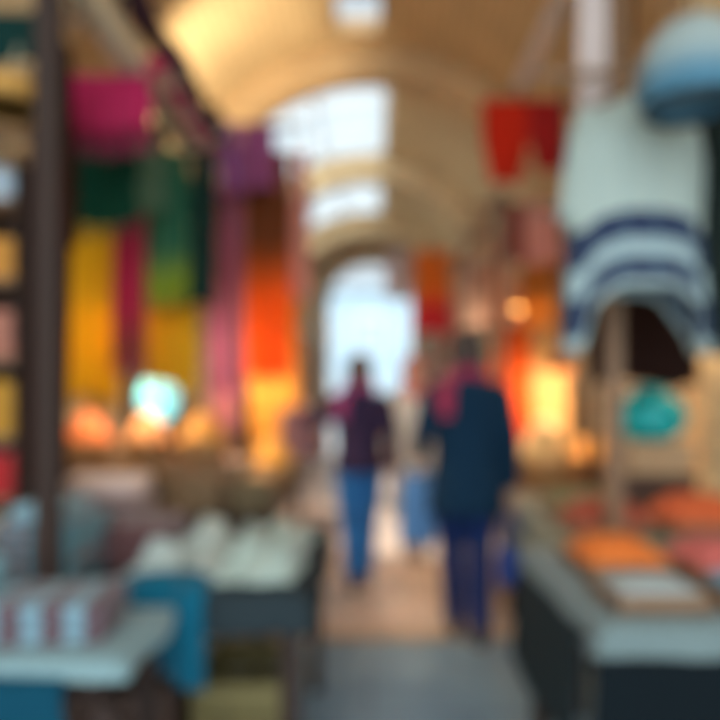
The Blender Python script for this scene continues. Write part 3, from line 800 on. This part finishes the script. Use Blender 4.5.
# tables on the right
table('dark table at the near right with a black teal skirt', .62, 1.85, 1.85, 2.8)
tablecloth('pale grey blue cloth on the nearest right table', .62, 1.85, 1.85, 2.8, .75, .09, C((116, 132, 132), trans=.1), 11)
hang('table_skirt', 'black teal skirt covering the front of the nearest right table', 593, 900, 640, 780, 1.825, C((4, 16, 22), trans=.0), cat='table skirt', z=.65, back=0, pleats=9, amp=.008, gather=0)
o = hang('table_skirt', 'dark slate skirt on the lane side of the nearest right table', 593, 900, 640, 780, 1.825, C((34, 46, 50), trans=0), cat='table skirt', z=.672, back=0, pleats=9, amp=.008, gather=0)
o.location = (.595, 2.325, .672); o.rotation_euler = (0, 0, PI/2)
o.rotation_euler = (0, 0, -PI/2); 
table('wooden table at the right behind the nearest one', .84, 1.9, 2.95, 4.4)
tablecloth('khaki grey cloth on the second table at the right', .84, 1.9, 2.95, 4.4, .75, .25, C((138, 136, 110), trans=.1), 12)
g = 'trays of goods on the nearest right table'
def tray(label, x, y, w, dp, hc, seed, zz=tc, hh=.07, group=g, tm=None):
    t = thing('tray', label, 'tray', (x, y, zz), 0, group)
    bm = bmesh.new(); box(bm, -w/2, w/2, -dp/2, dp/2, 0, .01)
    for (a, b_, c, d_) in ((-w/2, w/2, -dp/2, -dp/2+.012), (-w/2, w/2, dp/2-.012, dp/2), (-w/2, -w/2+.012, -dp/2, dp/2), (w/2-.012, w/2, -dp/2, dp/2)): box(bm, a, b_, c, d_, 0, .05, .002)
    bobj('rim', bm, tm or M_WOOD, t, smooth=False)
    rnd = random.Random(seed); bm = bmesh.new(); nx = 20; vs = []
    for i in range(nx+1):
        for j in range(nx+1):
            u, v = i/nx, j/nx; e = min(1, 4*min(u, 1-u, v, 1-v))
            vs.append(bm.verts.new(((u-.5)*(w-.026), (v-.5)*(dp-.026), .035+hh*e**.6+rnd.uniform(-.004, .004))))
    for i in range(nx):
        for j in range(nx): bm.faces.new((vs[i*(nx+1)+j], vs[(i+1)*(nx+1)+j], vs[(i+1)*(nx+1)+j+1], vs[i*(nx+1)+j+1]))
    for k in range(260):
        u, v = rnd.uniform(.06, .94), rnd.uniform(.06, .94); e = min(1, 4*min(u, 1-u, v, 1-v)); gsz = .012
        bmesh.ops.create_icosphere(bm, subdivisions=1, radius=1, matrix=Matrix.Translation(((u-.5)*(w-.04), (v-.5)*(dp-.04), .037+hh*e**.6))@Matrix.Rotation(rnd.uniform(0, 3), 4, 'Z')@Matrix.Diagonal((gsz, gsz*.75, gsz*.6, 1)))
    o = bobj('contents', bm, hc, t); o['kind'] = 'stuff'
    return t
HG = lambda c: plain('heaped_goods', c, .65, scale=40)
tray('tray of orange goods in the middle of the nearest right table', .86, 2.46, .3, .34, HG((232, 122, 44)), 1)
tray('tray of rose pink goods at the right of the nearest right table', 1.2, 2.4, .32, .34, HG((206, 104, 96)), 2)
tray('empty looking tray of pale grey goods at the near edge, right table', .82, 2.06, .28, .26, HG((166, 172, 170)), 3, hh=.03)
tray('small tray of light blue goods at the near edge, right table', 1.1, 2.06, .18, .24, HG((104, 152, 176)), 4, hh=.04)
g2 = 'trays of goods on the second right table'
tray('tray of rust red goods nearest the lane on the second right table', 1.07, 3.2, .38, .36, HG((170, 74, 48)), 5, hh=.1, group=g2)
tray('tray of burnt orange goods right of the rust red one', 1.5, 3.2, .4, .36, HG((216, 96, 44)), 6, hh=.12, group=g2)
tray('tray of olive green goods behind the rust red one', 1.12, 3.68, .4, .32, HG((140, 136, 92)), 7, hh=.08, group=g2)
# boxes with the turquoise vase
bx_ = (1.5, 3.78, tc)
t = thing('wooden_box', 'brown wooden box carrying the tan box on the right table', 'box', bx_)
bobj('body', B(-.2, .2, -.14, .14, 0, .17, bev=.006), wood('brown_wood', (90, 60, 44)), t, smooth=False)
bobj('lid', B(-.21, .21, -.15, .15, .17, .2, bev=.006), wood('brown_wood', (90, 60, 44)), t, smooth=False)
t = thing('cardboard_box', 'tan box under the turquoise vase', 'box', (bx_[0]+.02, bx_[1], tc+.2))
bobj('body', B(-.17, .17, -.12, .12, 0, .15, bev=.004), plain('tan_card', (192, 156, 116)), t, smooth=False)
bobj('lid', B(-.175, .175, -.125, .125, .15, .175, bev=.004), plain('tan_card', (204, 172, 132)), t, smooth=False)
t = thing('vase', 'bright turquoise round vase on top of the tan box', 'vase', (bx_[0]+.01, bx_[1], tc+.376)); t.scale = (1.18, 1.18, 1.18)
MT = plain('turquoise_glaze', (16, 190, 190), .25)
bobj('body', L([(.07, 0), (.09, .006), (.15, .05), (.165, .11), (.14, .17), (.08, .21), (.06, .23), (.075, .25), (.068, .25), (.05, .22)], 36), MT, t)
for s in (-1, 1): bobj('handle', T([(s*.07, 0, .235), (s*.13, 0, .24), (s*.16, 0, .19), (s*.145, 0, .15)], .01, 8), plain('dark_teal_glaze', (14, 70, 76), .3), t)
# peach lit goods + orange cloth beyond
hang('scarf', 'vivid orange scarf behind the navy coated shopper', 498, 528, 0, 446, 4.5, C((240, 100, 26), trans=.5), z=3.25-.0, pleats=3, amp=.02, seed=55, fringe=FR((230, 110, 40))) if False else None
fr4 = thing('stall_frame', 'low timber frame of the second stall on the right', 'stall frame', (1.3, 5.6, 0))
def fpart4(nm, bm, mat): return bobj(nm, bm, mat, fr4, (-1.3, -5.6, 0), smooth=False)
for (x, y) in ((.92, 4.9), (1.88, 4.9), (.92, 7.2), (1.88, 7.2)): fpart4('post', B(x-.03, x+.03, y-.03, y+.03, 0, 2.75, bev=.005), M_WOOD)
for x in (.92, 1.88): fpart4('beam', B(x-.03, x+.03, 4.85, 7.25, 2.75, 2.82, bev=.005), M_WOOD)
for y, z in ((4.95, 2.72), (5.4, 1.9), (5.8, 2.72), (6.9, 2.72)):
    fpart4('rail', T([(.72, y, z), (1.95, y, z)], .018, 10), M_WOOD)
    if z < 2.5:
        for x in (.92, 1.88): fpart4('hanging_rod', T([(x, y, z), (x, y, 2.76)], .008, 6), M_METAL)
hang('scarf', 'brown red scarf hanging under the red pennants', 500, 524, 0, 262, 4.95, C((160, 72, 60), trans=.35), z=2.72, pleats=2, amp=.02, seed=61)
hang('scarf', 'salmon pink scarf beside the brown red one', 524, 560, 0, 266, 4.95, C((236, 160, 140), trans=.35), z=2.72, pleats=2, amp=.02, seed=62)
hang('scarf', 'umber scarf at the right end of the second right stall', 556, 582, 0, 330, 4.95, C((120, 84, 48)), z=2.72, pleats=2, amp=.02, seed=63)
hang('scarf', 'vivid orange scarf behind the navy coated shopper', 492, 530, 0, 448, 5.4, C((246, 98, 24), trans=.2), z=1.9, pleats=3, amp=.02, seed=64, fringe=FR((230, 110, 40)))
hang('scarf', 'golden tan scarf right of the vivid orange one', 531, 566, 0, 440, 5.4, C((230, 176, 110), trans=.2), z=1.9, pleats=3, amp=.02, seed=65)
hang('scarf', 'peach scarf hanging from the second rail of the right stall', 484, 512, 0, 330, 5.8, C((240, 190, 156), trans=.45), z=2.72, pleats=2, amp=.02, seed=66)
hang('scarf', 'amber yellow scarf behind the umber one', 520, 552, 0, 380, 5.8, C((236, 172, 84), trans=.5), z=2.72, pleats=2, amp=.02, seed=67)
hang('scarf', 'light taupe scarf farthest in the second right stall', 460, 484, 0, 330, 6.9, C((214, 180, 160), trans=.45), z=2.72, pleats=2, amp=.02, seed=68)
table('low table at the right with the peach baskets', 1.0, 1.82, 4.62, 6.2, .72, M_WOOD)
g3 = 'baskets on the low right table'
basket('basket heaped with peach goods, nearest on the low right table', (1.22, 4.87, .722), .22, .22, HG((246, 196, 128)), hh=.34, group=g3, seed=81)
basket('basket of pale apricot goods behind the nearest peach one', (1.22, 5.6, .722), .18, .18, HG((240, 190, 140)), hh=.2, group=g3, seed=82)
basket('basket of golden goods at the wall side of the low right table', (1.62, 5.15, .722), .17, .2, HG((226, 160, 80)), hh=.22, group=g3, seed=83)

# orange-red banner in the distance, on a line across the lane
t = thing('bunting_line', 'thin line strung across the lane between the arches', 'line', (0, 7.4, 0))
bobj('rope', T([(-2.3, 0, 3.0), (-1.2, 0, 2.94), (0, 0, 2.9), (1.2, 0, 2.94), (2.3, 0, 3.0)], .008, 6), M_PALEWOOD, t)
hang('banner', 'small banner, orange above and red below, over the lane', 414, 450, 0, 334, 7.4, C((240, 130, 44), (206, 56, 64), 'dip', thr=.6, trans=.4), z=2.905, pleats=1, amp=.02, seed=70, back=.3, gather=0)
hang('banner', 'pinkish white banner left of the orange and red one', 386, 406, 0, 300, 7.4, C((206, 190, 190), trans=.4), z=2.905, pleats=1, amp=.015, seed=71, back=.3, gather=0)

# ------------------------------------------------------------------ far stalls, both sides of the lane
gF = 'cloths hanging at the far stalls'
def farstall(side, y, cols, labs, zr=2.4):
    s = -1 if side == 'left' else 1
    t = thing('far_stall', '%s stall on the %s under a striped %s' % ('farther' if y < 10 else 'farthest', side, labs[0]), 'stall', (s*1.6, y, 0))
    for (x, yy) in ((-.45, -.8), (.45, -.8), (-.45, .8), (.45, .8)): bobj('post', B(x-.03, x+.03, yy-.03, yy+.03, 0, zr+.1), M_WOOD, t, smooth=False)
    bobj('counter', B(-.45, .45, -.78, .78, .7, .76, bev=.005), M_WOOD, t, smooth=False)
    bobj('front_board', B(-s*.43-.01, -s*.43+.01, -.77, .77, .06, .7), M_WOOD, t, smooth=False)
    bobj('rail', T([(-s*.5, -.85, zr), (-s*.5, .85, zr)], .018, 8), M_METAL, t)
    for yy in (-.8, .8): bobj('bracket', T([(-s*.5, yy, zr), (-s*.45, yy, zr)], .012, 6), M_METAL, t)
    bm = bmesh.new(); uvl = bm.loops.layers.uv.new('UVMap')
    vs = []
    for i in range(9):
        for j in range(21):
            u, v = i/8, j/20
            vs.append(bm.verts.new((-s*(.62-1.22*u), -.9+1.8*v, zr+.12+.45*u-.03*math.sin(u*PI)*(1+math.sin(v*4*PI)*.4))))
    for i in range(8):
        for j in range(20):
            f = bm.faces.new((vs[i*21+j], vs[(i+1)*21+j], vs[(i+1)*21+j+1], vs[i*21+j+1]))
            for l in f.loops: l[uvl].uv = ((l.vert.co.y+.9)/1.8, 0)
    o = bobj('awning', bm, C(cols[0], cols[1], 'stripes', 6, .5, trans=.3), t); solidify(o, .004)
    for k, c in enumerate(cols[2:]):
        yy = y-.68+k*.45
        h = thing('scarf', labs[1+k], 'scarf', (s*1.6-s*.5, yy, zr), PI/2 if s > 0 else -PI/2, gF)
        bm, last = sheet(.34, 1.05+.2*((k*7) % 3)/2, .5, pleats=3, amp=.02, seed=int(y*10)+k, nx=20, gather=.1)
        o = bobj('cloth', bm, C(c, trans=.35), h); solidify(o, .003)
farstall('left', 8.95, [(214, 196, 170), (190, 160, 130), (206, 150, 120), (170, 150, 150), (220, 170, 110), (150, 110, 110)],
    ['cream awning', 'salmon scarf on the far left stall with cream awning', 'grey scarf on the far left stall with cream awning', 'light orange scarf on the far left stall with cream awning', 'mauve scarf on the far left stall with cream awning'])
farstall('right', 8.95, [(200, 180, 168), (170, 120, 104), (206, 160, 140), (196, 176, 150), (160, 110, 90), (210, 120, 90)],
    ['pinkish awning', 'peach scarf on the far right stall with pinkish awning', 'sand scarf on the far right stall with pinkish awning', 'brown scarf on the far right stall with pinkish awning', 'coral scarf on the far right stall with pinkish awning'])
farstall('left', 12.6, [(190, 204, 208), (214, 220, 220), (190, 170, 160), (160, 170, 180), (210, 180, 160), (180, 150, 160)],
    ['pale blue awning', 'dusty pink scarf on the farthest left stall', 'blue grey scarf on the farthest left stall', 'apricot scarf on the farthest left stall', 'lilac scarf on the farthest left stall'])
farstall('right', 12.6, [(206, 200, 190), (180, 186, 190), (200, 140, 120), (170, 160, 150), (200, 190, 180), (180, 130, 110)],
    ['off white awning', 'terracotta scarf on the farthest right stall', 'stone grey scarf on the farthest right stall', 'ivory scarf on the farthest right stall', 'rose brown scarf on the farthest right stall'])

# ------------------------------------------------------------------ lamps
pendant('shaded lamp hanging over the peach baskets of the left stall', (-1.45, 4.25, 1.9), 2.68, plain('lamp_enamel', (70, 84, 70), .4), 36)
pendant('shaded lamp hanging behind the amber scarf on the left', (-1.0, 5.2, 1.75), 3.16, plain('lamp_enamel', (150, 90, 50), .4), 21) 
pendant('lamp hanging over the peach baskets of the low right table', (1.35, 4.95, 1.62), 2.72, plain('lamp_enamel', (150, 90, 50), .4), 20)
pendant('lamp hanging behind the striped tunic over the right table', (1.78, 3.9, 2.0), 3.36, plain('lamp_enamel', (60, 60, 64), .4), 8)
pendant('lamp hanging over the far left stall', (-1.35, 8.95, 2.0), SPR+1.8, plain('lamp_enamel', (120, 110, 90), .4), 25)
pendant('lamp hanging over the far right stall', (1.35, 8.95, 2.0), SPR+1.8, plain('lamp_enamel', (120, 110, 90), .4), 20)
pendant('added fill lamp hidden behind the amber yellow scarf of the right stall', (1.42, 6.4, 2.25), SPR+1.7, plain('lamp_enamel', (150, 110, 60), .4), 30)  # added out of sight to light the right stall scarves from behind
pendant('lamp hanging inside the near left stall by the shelf rack', (-1.6, 3.0, 2.2), 2.6, plain('lamp_enamel', (70, 84, 70), .4), 12)

# ================================================================== PEOPLE
SKIN = plain('skin', (196, 146, 118), .55, var=.05, bump=0)
def ell_loft(bm, secs, n=20):
    """secs: (centre, rx, ry) horizontal ellipses from bottom to top"""
    ring_loft(bm, [[Vector(c)+Vector((rx*math.cos(k*2*PI/n), ry*math.sin(k*2*PI/n), 0)) for k in range(n)] for c, rx, ry in secs])
def remesh(o, v, sm=4):
    m = o.modifiers.new('skin', 'REMESH'); m.mode = 'VOXEL'; m.voxel_size = v; m.use_smooth_shade = True
    s = o.modifiers.new('smooth', 'SMOOTH'); s.factor = .5; s.iterations = sm
    return o
def sphere(bm, c, r, s=(1, 1, 1), sub=3):
    bmesh.ops.create_icosphere(bm, subdivisions=sub, radius=1, matrix=Matrix.Translation(c)@Matrix.Diagonal((r*s[0], r*s[1], r*s[2], 1)))
def hand(bm, w, dirn, side, curl=.6):
    """hand at wrist w pointing along dirn (mostly down); palm faces the thigh; side -1 left, +1 right; forward is +Y"""
    w = Vector(w); d = Vector(dirn).normalized(); f = Vector((0, 1, 0)); f = (f-d*f.dot(d)).normalized(); inn = Vector((-side, 0, 0)); inn = (inn-d*inn.dot(d)-f*inn.dot(f)).normalized()
    # palm: flattened block
    rings = []
    for t, a, b in ((-.01, .022, .018), (.02, .03, .017), (.055, .04, .015), (.085, .04, .013), (.095, .036, .011)):
        c = w+d*t; rings.append([c+f*a*math.cos(k*2*PI/14)+inn*b*math.sin(k*2*PI/14) for k in range(14)])
    ring_loft(bm, rings)
    for k, (off, ln, r) in enumerate(((.029, .068, .0085), (.01, .076, .009), (-.01, .07, .0085), (-.028, .055, .0075))):
        p = w+d*.082+f*off; dd = d.copy(); pts = [p]; 
        for q in range(3):
            an = curl*(.35+.45*q); v = d*math.cos(an)+inn*math.sin(an); p = p+v*ln*(.42, .32, .26)[q]; pts.append(p)
        tube(bm, pts, [r*1.1, r*1.05, r, r*.8], 8)
    p = w+d*.02+f*.026; tube(bm, [p, p+f*.03+d*.02+inn*.008, p+f*.042+d*.048+inn*.016, p+f*.04+d*.07+inn*.02], [.014, .012, .0105, .008], 8)
def person(label, loc, rz, H, pose, skirt=None, jacket=None, jlen=.78, trousers=None, shoes=None, hair=None, hairlen=0, scarf=None, headscarf=None, long_coat=False, bulk=1.0):
    k = H/1.7
    t = thing('person', label, 'person', loc, rz)
    st = pose.get('stride', .22); hipx = .085
    # joints; facing +Y; left leg forward
    J = {}
    for s, nm in ((-1, 'L'), (1, 'R')):
        fw = st if (s < 0) == pose.get('left_forward', True) else -st
        J['hip'+nm] = Vector((s*hipx, 0, .9)); 
        an = Vector((s*.045, fw*.95, .085 if fw > 0 else .125)); kn = Vector((s*.068, fw*.42+.045, .49)) if fw > 0 else Vector((s*.068, fw*.25+.05, .48))
        J['knee'+nm] = kn; J['ank'+nm] = an
        J['sho'+nm] = Vector((s*.175, 0, 1.4)); sw = -fw*.5
        J['elb'+nm] = pose.get('elb'+nm, Vector((s*.235, sw*.45-.03, 1.12))); J['wri'+nm] = pose.get('wri'+nm, Vector((s*.25, sw*1.1+.03, .88)))
    for q in J: J[q] = J[q]*k
    def S(bm, secs): ell_loft(bm, [((c[0]*k, c[1]*k, c[2]*k), rx*k, ry*k) for c, rx, ry in secs])
    def torso(bm, g, z0=.84, top=1.46):
        secs = [((0, 0, .84), .15, .105), ((0, -.01, .92), .165, .115), ((0, 0, 1.05), .14, .1), ((0, .01, 1.2), .155, .11), ((0, .005, 1.32), .175, .115), ((0, 0, 1.39), .165, .095), ((0, -.005, 1.43), .1, .075), ((0, -.005, 1.47), .055, .055)]
        S(bm, [(c, (rx+g)*bulk, (ry+g)*bulk) for c, rx, ry in secs if z0 <= c[2] <= top])
    bm = bmesh.new(); torso(bm, 0)
    tube(bm, [Vector((0, -.01, 1.42))*k, Vector((0, 0, 1.5))*k, Vector((0, .015, 1.56))*k], [.058*k, .052*k, .05*k], 14)
    # head
    HC = Vector((0, .02, 1.595))*k
    sphere(bm, HC, .1*k, (.78, .92, 1.05)); sphere(bm, HC+Vector((0, .035, -.05))*k, .06*k, (.85, .9, 1.0))
    tube(bm, [HC+Vector((0, .09, .02))*k, HC+Vector((0, .108, -.012))*k, HC+Vector((0, .112, -.024))*k], [.008*k, .012*k, .012*k], 8)
    sphere(bm, HC+Vector((0, .088, -.052))*k, .02*k, (1.2, .5, .35)); sphere(bm, HC+Vector((0, .08, -.092))*k, .022*k, (1, .7, .7))
    for s in (-1, 1):
        sphere(bm, HC+Vector((s*.079, -.005, -.008))*k, .026*k, (.35, .7, 1.15), 2)
        sphere(bm, HC+Vector((s*.033, .078, .028))*k, .018*k, (1.3, .5, .4), 2)
    for nm, s in (('L', -1), ('R', 1)):
        tube(bm, [J['hip'+nm], J['hip'+nm].lerp(J['knee'+nm], .5), J['knee'+nm], J['knee'+nm].lerp(J['ank'+nm], .35)+Vector((0, -.012, 0)), J['ank'+nm]], [.088*k, .075*k, .055*k, .056*k, .036*k], 14)
        a = J['ank'+nm]; tube(bm, [a+Vector((0, -.03, -.03)), a+Vector((0, .06, -.045)), a+Vector((0, .14, -.055))], [.036*k, .034*k, .024*k], 10)
        tube(bm, [J['sho'+nm]-Vector((s*.05, 0, .03)), J['sho'+nm]-Vector((s*.015, 0, .04)), J['elb'+nm], J['elb'+nm].lerp(J['wri'+nm], .4), J['wri'+nm]], [.04*k, .044*k, .04*k, .037*k, .025*k], 12)
        hand(bm, J['wri'+nm], J['wri'+nm]-J['elb'+nm], s)
    remesh(bobj('body', bm, SKIN, t), .006*k, 3)
    # eyes and brows
    for s in (-1, 1):
        bm = bmesh.new(); sphere(bm, HC+Vector((s*.032, .0835, .008))*k, .0115*k, (1, .6, .75), 2); bobj('eye', bm, plain('eye', (60, 46, 40), .2), t)
    # trousers
    if trousers:
        bm = bmesh.new(); g = .012
        S(bm, [((0, 0, .82), .15, .115), ((0, -.01, .92), .178, .13), ((0, 0, 1.02), .16, .115)])
        for nm in 'LR':
            tube(bm, [J['hip'+nm], J['hip'+nm].lerp(J['knee'+nm], .5), J['knee'+nm], J['knee'+nm].lerp(J['ank'+nm], .5), J['ank'+nm]], [.102*k, .092*k, .072*k, .07*k, .062*k], 16)
        remesh(bobj('trousers', bm, trousers, t), .008, 3)
    for nm in 'LR':
        a = J['ank'+nm]; back = a.z > .1*k; bm = bmesh.new()
        dz = -(a.z-.03)
        tl = Vector((0, .15, -.05+.0))
        if back: pts = [a+Vector((0, -.035, -.03)), a+Vector((0, .03, -.055)), a+Vector((0, .13, -.088))]
        else: pts = [a+Vector((0, -.035, -.04)), a+Vector((0, .05, -.045)), a+Vector((0, .14, -.05))]
        tube(bm, pts, [.045, .044, .035], 12); tube(bm, [a+Vector((0, 0, -.03)), a+Vector((0, 0, .04))], [.05, .05], 12)
        remesh(bobj('shoe', bm, shoes or plain('brown_leather', (62, 40, 32), .45), t), .007, 3)
    if jacket:
        bm = bmesh.new(); g = .022
        if long_coat:
            S(bm, [((0, 0, jlen), .2*bulk, .17), ((0, 0, .86), .19*bulk, .15), ((0, 0, 1.03), .165*bulk, .125), ((0, .01, 1.2), .178*bulk, .135), ((0, .005, 1.32), .197*bulk, .138), ((0, 0, 1.4), .18*bulk, .115), ((0, -.005, 1.45), .115, .09), ((0, 0, 1.49), .075, .075)])
        else:
            S(bm, [((0, 0, jlen), .182*bulk, .14), ((0, -.01, .92), .19*bulk, .14), ((0, 0, 1.05), .168*bulk, .125), ((0, .01, 1.2), .178*bulk, .135), ((0, .005, 1.32), .197*bulk, .138), ((0, 0, 1.4), .18*bulk, .115), ((0, -.005, 1.45), .115, .09), ((0, 0, 1.49), .075, .075)])
        for nm, s in (('L', -1), ('R', 1)):
            tube(bm, [J['sho'+nm]-Vector((s*.07, 0, .015)), J['sho'+nm]-Vector((s*.012, 0, .022)), J['sho'+nm].lerp(J['elb'+nm], .15), J['sho'+nm].lerp(J['elb'+nm], .5), J['elb'+nm], J['elb'+nm].lerp(J['wri'+nm], .95)], [.05, .062, .068, .064, .056, .046], 14)
        remesh(bobj('coat', bm, jacket, t), .008, 4)
        bm = bmesh.new(); tube(bm, [(Vector((0, 0, 1.5))+Vector((.075*math.cos(a), .075*math.sin(a), -.01*math.sin(a))))*k for a in [q*2*PI/20 for q in range(21)]], .018, 8, False); bobj('collar', bm, jacket, t)
    if hair:
        bm = bmesh.new(); sphere(bm, HC+Vector((0, -.014, .016))*k, .108*k, (.84, .92, 1.02))
        if hairlen:
            ell_loft(bm, [(HC+Vector((0, -.04, -hairlen)), .06, .03), (HC+Vector((0, -.055, -hairlen*.5)), .088, .045), (HC+Vector((0, -.045, 0)), .086, .06)])
        # keep the face clear
        bmesh.ops.delete(bm, geom=[v for v in bm.verts if v.co.y-HC.y > .035*k+.5*max(0, v.co.z-HC.z-.03*k)], context='VERTS')
        o = bobj('hair', bm, hair, t); solidify(o, .008, 1)
    if scarf:
        bm = bmesh.new()
        tube(bm, [(Vector((0, 0, 1.475))+Vector((.088*math.cos(a), .088*math.sin(a), .015*math.sin(3*a))))*k for a in [q*2*PI/24 for q in range(25)]], .034, 10, False)
        s = pose.get('scarf_side', -1)
        tube(bm, [Vector((s*.09, -.06, 1.46))*k, Vector((s*.13, -.14, 1.4))*k, Vector((s*.135, -.165, 1.33))*k, Vector((s*.13, -.165, 1.24))*k], [.03, .045, .045, .035], 10)
        remesh(bobj('neck_scarf', bm, scarf, t), .008, 3)
    if headscarf:
        bm = bmesh.new(); sphere(bm, HC+Vector((0, -.01, .012))*k, .118*k, (.86, .94, 1.0))
        ell_loft(bm, [(Vector((0, 0, 1.36))*k, .17, .13), (Vector((0, 0, 1.43))*k, .13, .11), (Vector((0, 0, 1.5))*k, .085, .085), (HC, .09, .085)])
        bmesh.ops.delete(bm, geom=[v for v in bm.verts if v.co.y-HC.y > .05*k and abs(v.co.x) < .062*k and -.08*k < v.co.z-HC.z < .07*k], context='VERTS')
        o = bobj('headscarf', bm, headscarf, t); solidify(o, .008, 1)
    return t, J
NAVY = C((10, 42, 64), trans=0); JEANS = C((36, 104, 164), trans=0); DJEANS = C((24, 42, 88), trans=0)
HAIR = plain('dark_hair', (70, 56, 50), .85, scale=60, bump=.6); HAIR2 = plain('brown_hair', (92, 66, 56), .85, scale=60, bump=.6)
p1 = (.535, 3.86, 0)
t1_, J1 = person('shopper in a dark navy coat and dark jeans walking away down the lane', p1, 0, 1.72, {'stride': .17, 'left_forward': True, 'wriR': Vector((.25, .02, .84)), 'wriL': Vector((-.26, .14, 1.02)), 'elbL': Vector((-.25, -.06, 1.14)), 'elbR': Vector((.232, -.03, 1.12)), 'boots': True},
       jacket=NAVY, jlen=.72, long_coat=True, trousers=DJEANS, hair=HAIR, hairlen=.1, scarf=C((160, 40, 74), trans=0), bulk=1.08, shoes=plain('black_leather', (34, 36, 44), .45))
p2 = (-.075, 4.95, 0)
t2_, J2 = person('shopper in a dark purple jacket and blue jeans, seen from behind', p2, .05, 1.66, {'stride': .14, 'left_forward': False, 'boots': True, 'wriL': Vector((-.385, .14, 1.3)), 'elbL': Vector((-.3, -.05, 1.13))},
       jacket=C((50, 36, 62), trans=0), jlen=.86, trousers=JEANS, hair=HAIR2, hairlen=.2, scarf=C((150, 56, 110), trans=0), shoes=plain('brown_leather', (88, 56, 46), .45))
p3 = (.37, 6.0, 0)
t3_, J3 = person('person in a rose red headscarf and long pale grey coat coming up the lane', p3, PI+.1, 1.7, {'stride': .1, 'left_forward': True},
       jacket=C((210, 212, 208), trans=0), jlen=.35, long_coat=True, trousers=C((150, 146, 142), trans=0), headscarf=C((206, 104, 96), trans=0), shoes=plain('tan_leather', (130, 100, 84), .5))
# carried bags
def bag(label, top, w, h, dp, mat, hl=.18, rz=0, hmat=None):
    """top = point the handle hangs from"""
    t = thing('shopping_bag', label, 'bag', (top[0], top[1], top[2]-hl-h), rz)
    bm = bmesh.new(); uvl = bm.loops.layers.uv.new('UVMap'); rings = []
    for (s, z) in ((.86, 0), (.98, .02), (1.02, h*.4), (.98, h*.8), (.9, h), (.84, h), (.9, h*.6)):
        ring = []
        for i in range(32):
            a = i*2*PI/32; ca, sa = math.cos(a), math.sin(a)
            ring.append(Vector((math.copysign(abs(ca)**.35, ca)*w/2*s+.004*math.sin(a*5+z*20), math.copysign(abs(sa)**.35, sa)*dp/2*s+.006*math.sin(a*3+z*14), z)))
        rings.append(ring)
    ring_loft(bm, rings); bobj('body', bm, mat, t)
    for s in (-1, 1):
        bobj('handle', T([(-w*.25, s*dp*.4, h-.03), (-w*.22, s*dp*.4, h+hl*.4), (-w*.06, s*.012, h+hl*.95), (0, s*.008, h+hl+.004), (w*.06, s*.012, h+hl*.95), (w*.22, s*dp*.4, h+hl*.4), (w*.25, s*dp*.4, h-.03)], .007, 8), hmat or mat, t)
    return t
def handpt(loc, J, nm, rz=0):
    v = J['wri'+nm]+(J['wri'+nm]-J['elb'+nm]).normalized()*.115; v = Matrix.Rotation(rz, 3, 'Z')@v
    return Vector(loc)+v
h = handpt(p1, J1, 'L'); h.x += .012
bag('tall blue cloth bag in the left hand of the navy coated shopper', h, .22, .40, .14, C((92, 132, 176), trans=0), .06)
h = handpt(p1, J1, 'R'); h.x -= .012
bag('small royal blue bag in the right hand of the navy coated shopper', h, .15, .22, .09, C((40, 70, 140), trans=0), .2)
h = handpt(p2, J2, 'L', .05)
t = bag('large mauve brown bag held out to the left by the shopper in the purple jacket', (h.x, h.y, h.z+.0), .32, .36, .16, C((140, 104, 104), trans=0), .06)

# ------------------------------------------------------------------ light and camera
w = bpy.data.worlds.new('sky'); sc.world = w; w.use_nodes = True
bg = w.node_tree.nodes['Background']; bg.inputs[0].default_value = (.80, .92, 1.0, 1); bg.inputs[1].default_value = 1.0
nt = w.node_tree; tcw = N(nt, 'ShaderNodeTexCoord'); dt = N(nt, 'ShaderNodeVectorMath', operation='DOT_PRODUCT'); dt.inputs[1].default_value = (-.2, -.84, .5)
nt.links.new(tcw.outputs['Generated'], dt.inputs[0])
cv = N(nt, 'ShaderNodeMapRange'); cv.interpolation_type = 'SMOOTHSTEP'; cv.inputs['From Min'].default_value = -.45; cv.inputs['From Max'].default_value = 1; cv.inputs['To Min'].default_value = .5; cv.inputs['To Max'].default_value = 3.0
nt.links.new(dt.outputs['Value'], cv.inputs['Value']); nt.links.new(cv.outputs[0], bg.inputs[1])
sd = bpy.data.lights.new('sun', 'SUN'); sd.energy = 3.5; sd.color = (1, .95, .86); sd.angle = .02
so = bpy.data.objects.new('sun', sd); sc.collection.objects.link(so); so.rotation_euler = Vector((.22, -.42, -.88)).to_track_quat('-Z', 'Y').to_euler()
cam = bpy.data.cameras.new('camera'); co = bpy.data.objects.new('camera', cam); sc.collection.objects.link(co); sc.camera = co
co.location = (0, 0, CAMZ); co.rotation_euler = (PI/2, 0, 0)
cam.sensor_width = 36; cam.lens = 35; cam.shift_x = -10/720; cam.shift_y = 40/720; cam.clip_start = .02
cam.dof.use_dof = True; cam.dof.focus_distance = .25; cam.dof.aperture_fstop = 3.4
vs_ = sc.view_settings; vs_.view_transform = 'Standard'; vs_.look = 'None'; vs_.gamma = 1; vs_.use_curve_mapping = False; vs_.exposure = .75
